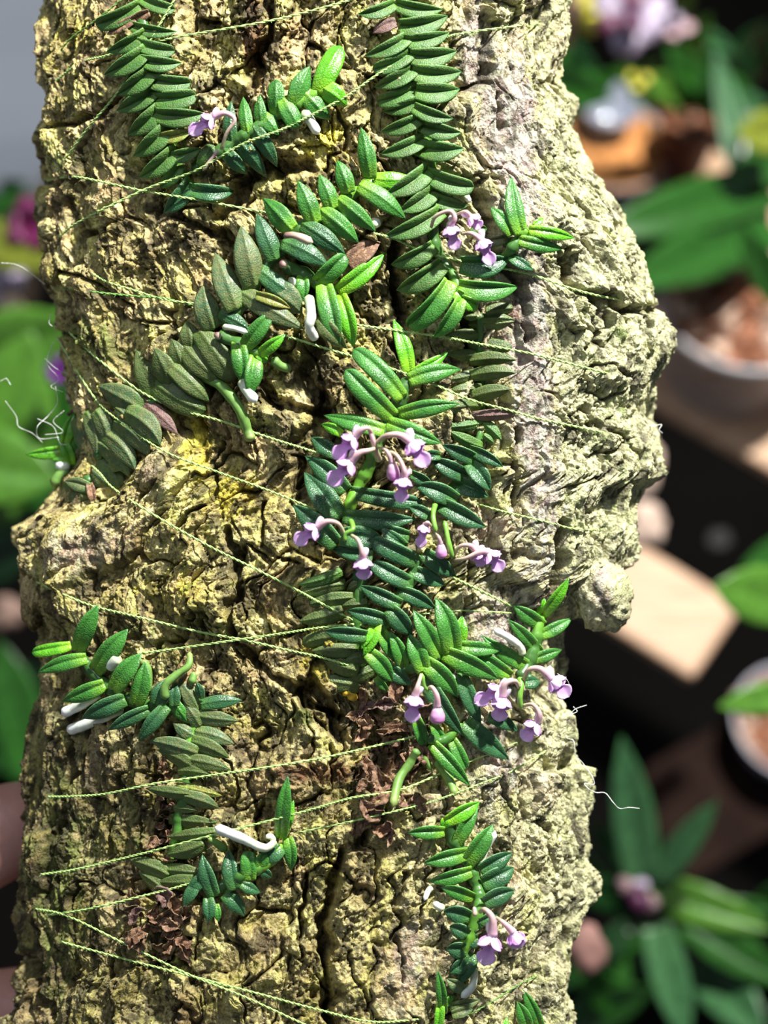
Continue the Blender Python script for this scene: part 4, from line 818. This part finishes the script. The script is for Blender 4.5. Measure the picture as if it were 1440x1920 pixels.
# pots
gp = NT('translucent_pot_plastic'); gp.b.inputs['Base Color'].default_value = (0.42, 0.41, 0.43, 1); setp(gp.b, rough=0.35, trans=0.15)
cp = NT('clear_cup_plastic'); cp.b.inputs['Base Color'].default_value = (0.75, 0.8, 0.9, 1); setp(cp.b, rough=0.15, trans=0.75, ior=1.2)
chip = plain('bark_chips', (0.30, 0.12, 0.06), 0.8, 300); chip2 = plain('pale_bark_chips', (0.52, 0.36, 0.27), 0.8, 300)
orange = plain('orange_granules', (0.78, 0.33, 0.10), 0.8, 700, 0.4, 0.002)
terra = plain('dark_terracotta', (0.085, 0.022, 0.012), 0.7)
def chips(parent, c, R, n, seed, size):
    rd = random.Random(seed); GV = [[], []]; GF = [[], []]
    for i in range(n):
        k = 0 if rd.random() < .65 else 1; a = rd.uniform(0, 6.28); r_ = R * math.sqrt(rd.random()) * .93; s = size * rd.uniform(.6, 1.3)
        o_ = Vector((c.x + r_ * math.cos(a), c.y + r_ * math.sin(a), c.z + rd.uniform(-.1, .5) * s)); ax = [Vector((rd.gauss(0, 1), rd.gauss(0, 1), rd.gauss(0, .6))).normalized() for _ in range(2)]
        ax[1] = (ax[1] - ax[0] * ax[1].dot(ax[0])).normalized(); az = ax[0].cross(ax[1]); b0 = len(GV[k])
        for sx in (-1, 1):
            for sy in (-1, 1):
                for sz in (-1, 1): GV[k].append(tuple(o_ + ax[0] * sx * s * rd.uniform(.7, 1) + ax[1] * sy * s * .6 * rd.uniform(.7, 1) + az * sz * s * .3))
        GF[k] += [[b0 + q for q in f] for f in ([0, 1, 3, 2], [4, 6, 7, 5], [0, 4, 5, 1], [2, 3, 7, 6], [0, 2, 6, 4], [1, 5, 7, 3])]
    for k, mt in ((0, chip), (1, chip2)):
        if GV[k]: o = mobj('bark_chips', GV[k], GF[k], mt, parent, None, False); o['kind'] = 'stuff'
def pot(px, py, Rpx, hr, label, fill, mat=gp.m, cat='plant pot', base=None, mix=None):
    """pot standing on the plane at height base; px, py see its rim centre, Rpx its rim radius"""
    base = ZS if base is None else base; c = at(px, py, .5)
    for _ in range(12):
        dist = (c - CAM).dot(FWD); R = Rpx * K * dist / D0; H = R * hr; c = on_plane(px, py, base + H)
    b = Vector((c.x, c.y, base)); o = empty('plant_pot', b, label, cat)
    prof = [(0.001, 0), (R * .72, 0), (R * .74, .002), (R * .93, H * .86), (R * 1.0, H * .87), (R * 1.02, H), (R * .97, H), (R * .94, H * .9), (R * .70, .004), (0.001, .004)]
    lathe('pot_wall', prof, b, mat, o)
    if fill == 'chips':
        lathe('potting_mix', [(0.0005, H * .8), (R * .88, H * .78), (R * .9, H * .74), (0.0005, H * .3)], b, mix or chip, o); chips(o, b + Vector((0, 0, H * .84)), R, 90, int(px), R * .15)
    else: lathe('clay_granules', [(0.0005, H * .95), (R * .95, H * .93), (R * .93, H * .8), (R * .72, .006), (0.0005, .005)], b, orange, o)
    return b, R, H, dist
ZL = ZS - 0.07
pot(1402, 556, 168, 1.35, 'grey translucent pot of reddish bark chips on the brown slat', 'chips')
b, R, H, dist = pot(1148, 272, 112, .45, 'pot of orange granules with a small frosted cup standing on it', 'granules', cp.m)
cu = empty('plastic_cup', Vector((b.x - R * .05, b.y + R * .42, b.z + H * .95)), 'small frosted plastic cup standing on the orange granules', 'cup')
c1 = Vector(cu.location); k_ = R / .0320
frost = plain('frosted_cup', (0.26, 0.28, 0.34), 0.2, None, coat=.6)
lathe('cup_wall', [(r_ * k_, h_ * k_) for r_, h_ in [(0.0005, 0), (.0125, 0), (.0128, .001), (.0150, .016), (.0160, .0162), (.0160, .0174), (.0145, .017), (.0120, .0015), (0.0005, .0013)]], c1, frost, cu)
pot(1490, 1350, 112, 1.0, 'pale rimmed small pot of bark chips cut by the right edge', 'chips', plain('pale_pot', (0.40, 0.40, 0.46), 0.4), base=ZL)
pot(1300, 215, 62, 2.4, 'dark reddish clay pot in the shade at the upper right', 'chips', terra, mix=terra)
a_ = on_plane(1480, 1545, ZL); b_ = on_plane(1310, 1645, ZL); E2 = (b_ - a_).normalized(); F2 = Vector((-E2.y, E2.x, 0)); F2 = F2 if F2.y > 0 else -F2
prism('plank', [a_ - E2 * .3, b_ + E2 * .004, b_ + E2 * .004 + F2 * .045, a_ - E2 * .3 + F2 * .045], .008, plain('brown_board', (0.016, 0.008, 0.006), .9, 60, spec=.1), 'dim brown board behind the fanned strap leaves', 'plank')
# small clay and wood bits seen blurred between the slats
def lump(name, px, py, dist, rx, ry, mat, label, cat, seed=1, sq=.6):
    th, ph = np.meshgrid(np.linspace(0, 2 * math.pi, 28, endpoint=False), np.linspace(.02, math.pi - .02, 20)); x = np.sin(ph) * np.cos(th); y = np.cos(ph); z = np.sin(ph) * np.sin(th)
    d = 1 + .18 * fbm(x * 1.7 + seed, y * 1.7 + z, 3, seed); zz = (D0 - dist) / K
    V = P((px + x * d * rx).ravel(), (py + y * d * ry).ravel(), (zz + z * d * rx * sq * (dist / D0)).ravel()); i = np.arange(560).reshape(20, 28); j = np.roll(i, -1, axis=1)
    F = np.stack([i[:-1], j[:-1], j[1:], i[1:]], -1).reshape(-1, 4).tolist(); return tag(mobj(name, V, F, mat), label, cat)
tan = plain('weathered_wood', (0.50, 0.37, 0.30), 0.8, 120); pale = plain('pale_blur', (0.6, 0.5, 0.45), 0.7, 90)
lump('driftwood', 1195, 870, 0.40, 46, 70, tan, 'blurred tan piece of bark behind the right edge of the slab', 'bark piece', 2)
lump('driftwood', 1205, 985, 0.42, 48, 40, tan, 'blurred lumpy tan wood piece lying across the light slat', 'bark piece', 5)
lump('stone', 1350, 1010, 0.55, 22, 18, pale, 'small pale blurred stone in the dark gap between the slats', 'stone', 7)
lump('driftwood', 1100, 1780, 0.33, 36, 46, plain('rosy_wood', (0.25, 0.13, 0.11), .8, 90), 'dark rosy blurred wood piece at the lower right edge of the slab', 'bark piece', 9)
# stake
def stick(name, a, b, r, mat, label=None, cat=None, parent=None):
    c = np.array([list(a), list(a.lerp(b, .5)), list(b)]); V, F, UV = tube_geo(c, r, 14); o = mobj(name, V, F, mat, parent, UV); return tag(o, label, cat)
bam = plain('bamboo', (0.52, 0.34, 0.23), 0.5, 60)
stick('plant_stake', at(1082, -60, 0.40), at(1060, 84, 0.42), 0.0021, bam, 'tan bamboo stake at the top, right of the slab', 'stake')
# background plants
def bleaf(o, bx, by, tx, ty, w, d0, d1, mat, fold=.3, bend=0.0, roll=0.0, sag=0.0):
    z0 = (D0 - d0) / K; z1 = (D0 - d1) / K
    g = leaf_geo((bx, by), (tx, ty), w, fold, bend, z0, (z0 + z1) / 2 + sag, z1, .06, roll, n=24, m=6)
    return mobj('leaf', PW(g[0]), g[1], mat, o, g[2])
def bmat(n, c, c2, rough=.3): return leaf_mat(n, c2, c, c, tuple(min(1, q * 1.3) for q in c), rough=rough, coat=.3, bump=.00002, cell=300)
BG = bmat('broad_green_leaf', (0.018, 0.085, 0.010), (0.02, 0.10, 0.012)); BD = bmat('broad_dark_leaf', (0.007, 0.038, 0.008), (0.01, 0.04, 0.01)); BB = bmat('broad_bright_leaf', (0.075, 0.20, 0.022), (0.09, 0.23, 0.03)); BY = bmat('broad_yellow_leaf', (0.16, 0.19, 0.02), (0.16, 0.2, 0.03)); BS = bmat('broad_sage_leaf', (0.040, 0.125, 0.045), (0.05, 0.14, 0.05))
def bplant(px, py, dist, label, name='potted_plant', cat='plant'): return empty(name, at(px, py, dist), label, cat)
o = bplant(1080, 180, .5, 'dark green blurred strap leaves behind the bamboo stake'); bleaf(o, 960, 130, 1150, 185, 130, .5, .46, BG); bleaf(o, 1000, 80, 1120, 130, 90, .52, .5, BD); bleaf(o, 1040, 210, 1170, 130, 60, .52, .5, BG)
o = bplant(1440, 400, .5, 'blurred plant with long dark green leaves fanning above the grey pot')
bleaf(o, 1440, 350, 1110, 440, 110, .47, .44, BG, sag=60); bleaf(o, 1445, 420, 1160, 540, 120, .47, .43, BG); bleaf(o, 1460, 330, 1200, 400, 60, .50, .47, BD); bleaf(o, 1420, 420, 1340, 90, 66, .48, .5, BS, .5); bleaf(o, 1425, 430, 1405, 200, 60, .47, .48, BD); bleaf(o, 1470, 250, 1380, 245, 90, .45, .44, BY, .2); bleaf(o, 1480, 300, 1360, 330, 90, .47, .46, BG); bleaf(o, 1460, 560, 1390, 420, 70, .46, .44, BG)
o = bplant(1340, 130, .5, 'blurred mass of mixed green leaves right of the purple and white flower')
for i, (a, b, c_, d_, w_, mt) in enumerate([(1340, 200, 1250, 80, 80, BG), (1360, 190, 1400, 60, 80, BD), (1300, 190, 1200, 140, 60, BB), (1280, 120, 1330, 30, 50, BB), (1400, 130, 1440, 40, 90, BD), (1220, 190, 1160, 120, 40, BB), (1400, 220, 1300, 120, 90, BG), (1190, 170, 1240, 110, 50, BG), (1300, 60, 1380, 100, 40, BS), (1270, 40, 1300, -30, 30, BB), (1430, 210, 1330, 180, 60, BS)]): bleaf(o, a, b, c_, d_, w_, .52, .50, mt)
o = bplant(1470, 1110, .38, 'bright green blurred leaf reaching in from the right edge above the light slat'); bleaf(o, 1500, 1130, 1335, 1100, 120, .38, .37, BB, .1); bleaf(o, 1520, 1010, 1390, 1060, 60, .42, .40, BG)
o = bplant(1470, 1320, .35, 'green blurred leaf lying across the small pale rimmed pot'); bleaf(o, 1500, 1300, 1345, 1325, 64, .35, .345, BB, .1)
o = bplant(1225, 1680, .40, 'blurred orchid with strap leaves fanned out at the lower right')
L_ = [(1205, 1660, 1165, 1380, 88, BS), (1235, 1650, 1345, 1500, 60, BS), (1215, 1665, 1450, 1745, 84, BB), (1190, 1650, 1110, 1540, 60, BG), (1200, 1700, 1060, 1650, 74, BD), (1230, 1740, 1290, 1960, 80, BS), (1290, 1730, 1480, 1850, 90, BG), (1190, 1740, 1165, 1900, 54, BG), (1140, 1700, 1085, 1590, 44, BD), (1310, 1800, 1440, 1950, 110, BS), (1180, 1740, 1040, 1860, 60, BD), (1300, 1720, 1460, 1700, 60, BG), (1180, 1900, 1060, 1800, 80, BG), (1060, 1930, 1230, 1850, 90, BG), (1400, 1760, 1480, 1640, 70, BG)]
for i, (a, b, c_, d_, w_, mt) in enumerate(L_): bleaf(o, a, b, c_, d_, w_, .40 + .004 * (i % 5), .385 + .006 * (i % 4), mt, .35)
pk = plain('pink_white_petals', (0.40, 0.26, 0.28), .5, 150); pu = plain('purple_petals', (0.06, 0.008, 0.04), .5, 150); lw = plain('lilac_white_petals', (0.34, 0.28, 0.38), .5, 90, .35); yl = plain('yellow_petals', (0.55, 0.5, 0.06), .5); dp = plain('dark_plum_petals', (0.10, 0.012, 0.05), .5)
def bflower(px, py, dist, R, mats, label, angs, seed=0, centre=None):
    o = empty('orchid_flower', at(px, py, dist), label, 'flower')
    for i, (a, l_) in enumerate(angs):
        r_ = math.radians(a); z0 = (D0 - dist) / K
        g = leaf_geo((px + 4 * math.cos(r_), py - 4 * math.sin(r_)), (px + R * l_ * math.cos(r_), py - R * l_ * math.sin(r_)), R * .8, -.15, .05, z0, z0 + 50, z0 + 10, .06, (i % 3 - 1) * .3, n=16, m=5, blunt=True)
        mobj('petal', PW(g[0]), g[1], mats[i % len(mats)], o, g[2])
    if centre:
        c = np.array([[px, py, z0 + 10], [px + 4, py + 14, z0 + 130], [px, py + 30, z0 + 150]]); V, F, UV = tube_geo(spline(c, 10), [6, 16, 20, 22, 22, 20, 16, 12, 8, 2], 10); mobj('lip', PW(V), F, centre, o, UV)
    return o
bflower(1180, 30, .46, 78, [lw, dp, lw, dp, lw], 'blurred purple and white blotched orchid flower at the top right', [(30, 1), (85, .9), (150, .95), (215, .8), (270, 1), (325, .9)], centre=pu)
bflower(1118, 18, .47, 42, [yl, yl], 'small blurred yellow flower beside the bamboo stake', [(40, 1), (140, 1), (250, 1.2)])
bflower(1262, 52, .46, 34, [pk, lw], 'pair of pale blurred buds right of the purple and white flower', [(10, 1.2), (170, 1.2), (260, .8), (80, .8)])
bflower(1195, 150, .47, 26, [yl], 'small blurred yellow-green buds above the clear cup', [(20, 1), (160, 1), (270, 1)])
bflower(1195, 1678, .375, 42, [pk, lw, pk], 'blurred pinkish white flower in the middle of the fanned leaves', [(150, 1.1), (75, .8), (330, 1.1)], centre=pu)
bflower(50, 420, .40, 58, [plain('magenta_petals', (0.09, 0.004, 0.045), .45, 80)], 'blurred dark magenta flower behind the left edge', [(20, 1), (95, .95), (170, .7), (240, .9), (310, 1)])
bflower(112, 695, .38, 30, [plain('violet_petals', (0.13, 0.01, 0.20), .45, 80)], 'small blurred deep purple flower low behind the left edge', [(20, 1), (95, 1), (170, 1), (240, 1), (310, 1)])
bflower(15, 545, .42, 46, [lw, plain('cream_petals', (0.6, 0.45, 0.3), .5)], 'blurred white and cream flower at the left edge', [(60, 1), (270, 1.5), (120, 1), (300, 1.2), (200, 1)])
# left side
o = bplant(20, 900, .42, 'blurred broad bright green leaves at the left edge of the photo')
for (a, b, c_, d_, w_, mt, t0, t1) in [(-60, 700, 150, 600, 170, BB, .42, .40), (-80, 760, 160, 700, 150, BG, .41, .40), (-60, 960, 60, 620, 230, BB, .40, .39), (60, 960, 120, 560, 120, BG, .43, .42), (-40, 440, 100, 500, 90, BY, .46, .45), (-100, 860, 110, 900, 160, BB, .385, .38)]: bleaf(o, a, b, c_, d_, w_, t0, t1, mt, .15)
o = bplant(0, 420, .5, 'dark green blurred leaf below the grey plastic tub'); bleaf(o, -80, 520, 70, 360, 170, .5, .48, BG, .15); bleaf(o, -60, 400, 50, 340, 90, .5, .48, BD)
o = bplant(20, 1300, .45, 'dark green blurred leaves at the left edge just above the fingers'); bleaf(o, 60, 1460, 0, 1200, 110, .42, .42, BG); bleaf(o, -60, 1300, 90, 1260, 90, .45, .43, BD); bleaf(o, -60, 1420, 80, 1400, 90, .46, .44, BG); bleaf(o, -60, 1060, 70, 1030, 110, .46, .44, BD); bleaf(o, -20, 960, 60, 1010, 70, .48, .46, BD)
lump('driftwood', 5, 1150, .42, 46, 34, plain('brown_wood', (0.22, 0.14, 0.11), .8, 90), 'dim brown blurred wood piece at the left edge beside the forked leaves', 'bark piece', 12)
# grey plastic tub, upper left
pm = plain('blue_grey_plastic', (0.34, 0.37, 0.43), 0.25, 14, .12, coat=.4)
cs = [at(-260, -260, .42), at(190, -260, .42), at(150, 250, .47), at(60, 390, .49), at(-260, 330, .49)]
nn = (cs[1] - cs[0]).cross(cs[2] - cs[1]).normalized() * .01
V = [tuple(q) for q in cs] + [tuple(q - nn) for q in cs] if nn.dot(FWD) < 0 else [tuple(q) for q in cs] + [tuple(q + nn) for q in cs]
o = mobj('storage_tub', V, [[0, 4, 3, 2, 1], [5, 6, 7, 8, 9]] + [[i, (i + 1) % 5, (i + 1) % 5 + 5, i + 5] for i in range(5)], pm, None, None, False); bevel(o, .004); tag(o, 'smooth blue-grey plastic tub out of focus at the upper left', 'tub')
o = prism('plank', [Vector((-.5, .05, ZS)), Vector((-.14, .05, ZS)), Vector((-.14, .5, ZS)), Vector((-.5, .5, ZS))], .008, plain('dark_board', (0.02, 0.014, 0.01), .8, 60, spec=.1), 'dark shelf board in the shade behind the left edge of the slab', 'plank')

# ------------------------------------------------------------------ the hand that holds the slab from behind
skin = NT('skin'); nz = skin.tex('noise', 120, 4); skin.l(skin.ramp(nz, [(0.3, (0.52, 0.25, 0.21)), (0.7, (0.62, 0.33, 0.27))]), skin.b.inputs['Base Color']); setp(skin.b, rough=.5)
skin.b.inputs['Subsurface Weight'].default_value = .2; skin.b.inputs['Subsurface Scale'].default_value = .003
n2 = skin.tex('noise', 900, 3); skin.l(skin.bump(n2, .0003, .5), skin.b.inputs['Normal'])
# joints in slab units (x, y, z, radius in slab units)
J = {'wrist': (-520, 2700, -620, 320), 'palm': (-430, 2250, -560, 330), 'fore': (-620, 3500, -700, 350)}
FG = [[(-420, 2000, -560, 120), (-290, 1740, -500, 112), (-85, 1600, -320, 108), (35, 1545, -280, 94), (130, 1530, -345, 70)],
      [(-400, 2150, -600, 118), (-260, 2010, -540, 114), (-80, 1930, -340, 104), (60, 1895, -285, 92), (170, 1885, -360, 72)],
      [(-380, 2330, -600, 116), (-200, 2260, -520, 110), (-40, 2215, -345, 100), (110, 2195, -320, 88), (200, 2190, -380, 70)],
      [(-360, 2480, -580, 104), (-190, 2450, -500, 98), (-30, 2420, -370, 90), (90, 2400, -360, 78), (170, 2395, -410, 62)],
      [(-300, 2460, -780, 140), (-90, 2260, -820, 130), (150, 2080, -680, 115), (300, 1990, -560, 100), (370, 1960, -500, 74)]]
verts = []; edges = []; rad = []
def av(j): verts.append(tuple(P1(j[0], j[1], j[2]))); rad.append(j[3] * K * (1 - j[2] * K / D0)); return len(verts) - 1
wi = av(J['wrist']); pa = av(J['palm']); fo_ = av(J['fore']); edges += [(wi, pa), (wi, fo_)]
for fng in FG:
    k = [av(j) for j in fng]; edges.append((pa if fng is not FG[4] else wi, k[0])); edges += list(zip(k[:-1], k[1:]))
me = bpy.data.meshes.new('person'); o0 = Vector(verts[wi]); me.from_pydata([tuple(Vector(v) - o0) for v in verts], edges, []); me.materials.append(skin.m)
hand = bpy.data.objects.new('person', me); COL.objects.link(hand); hand.location = o0
sm = hand.modifiers.new('skin', 'SKIN'); sm.use_smooth_shade = True; hand.modifiers.new('sub', 'SUBSURF').levels = 2; hand.modifiers['sub'].render_levels = 3
for i, r_ in enumerate(rad): me.skin_vertices[0].data[i].radius = (r_, r_); me.skin_vertices[0].data[i].use_root = (i == 0)
tag(hand, 'person, only pink fingers of one hand showing at the lower left, gripping the slab', 'person')
nm = plain('fingernail', (0.70, 0.42, 0.38), .25, None, coat=.4)
# grow lamp above the bench
lm = bpy.data.objects['grow_lamp_light']; q = lm.rotation_euler.to_matrix() @ Vector((0, 0, 1))
lamp = empty('grow_lamp', lm.location + q * .03, 'round white LED grow lamp above the bench', 'lamp')
bpy.context.view_layer.update(); WL[lamp.name] = Vector(lamp.location)
def disc(name, off0, off1, r0, r1, mat):
    a = q.orthogonal().normalized(); b = q.cross(a); n = 40; C0 = lm.location + q * off0; C1 = lm.location + q * off1
    V = [tuple(C0 + (a * math.cos(t) + b * math.sin(t)) * r0) for t in np.linspace(0, 2 * math.pi, n, endpoint=False)] + [tuple(C1 + (a * math.cos(t) + b * math.sin(t)) * r1) for t in np.linspace(0, 2 * math.pi, n, endpoint=False)]
    F = [[i, (i + 1) % n, (i + 1) % n + n, i + n] for i in range(n)] + [list(range(n))[::-1], list(range(n, 2 * n))]; return mobj(name, V, F, mat, lamp)
disc('lamp_housing', .004, .03, .045, .03, plain('white_lamp_housing', (.7, .7, .7), .4))
# parts keep their place under the things they belong to
bpy.context.view_layer.update()
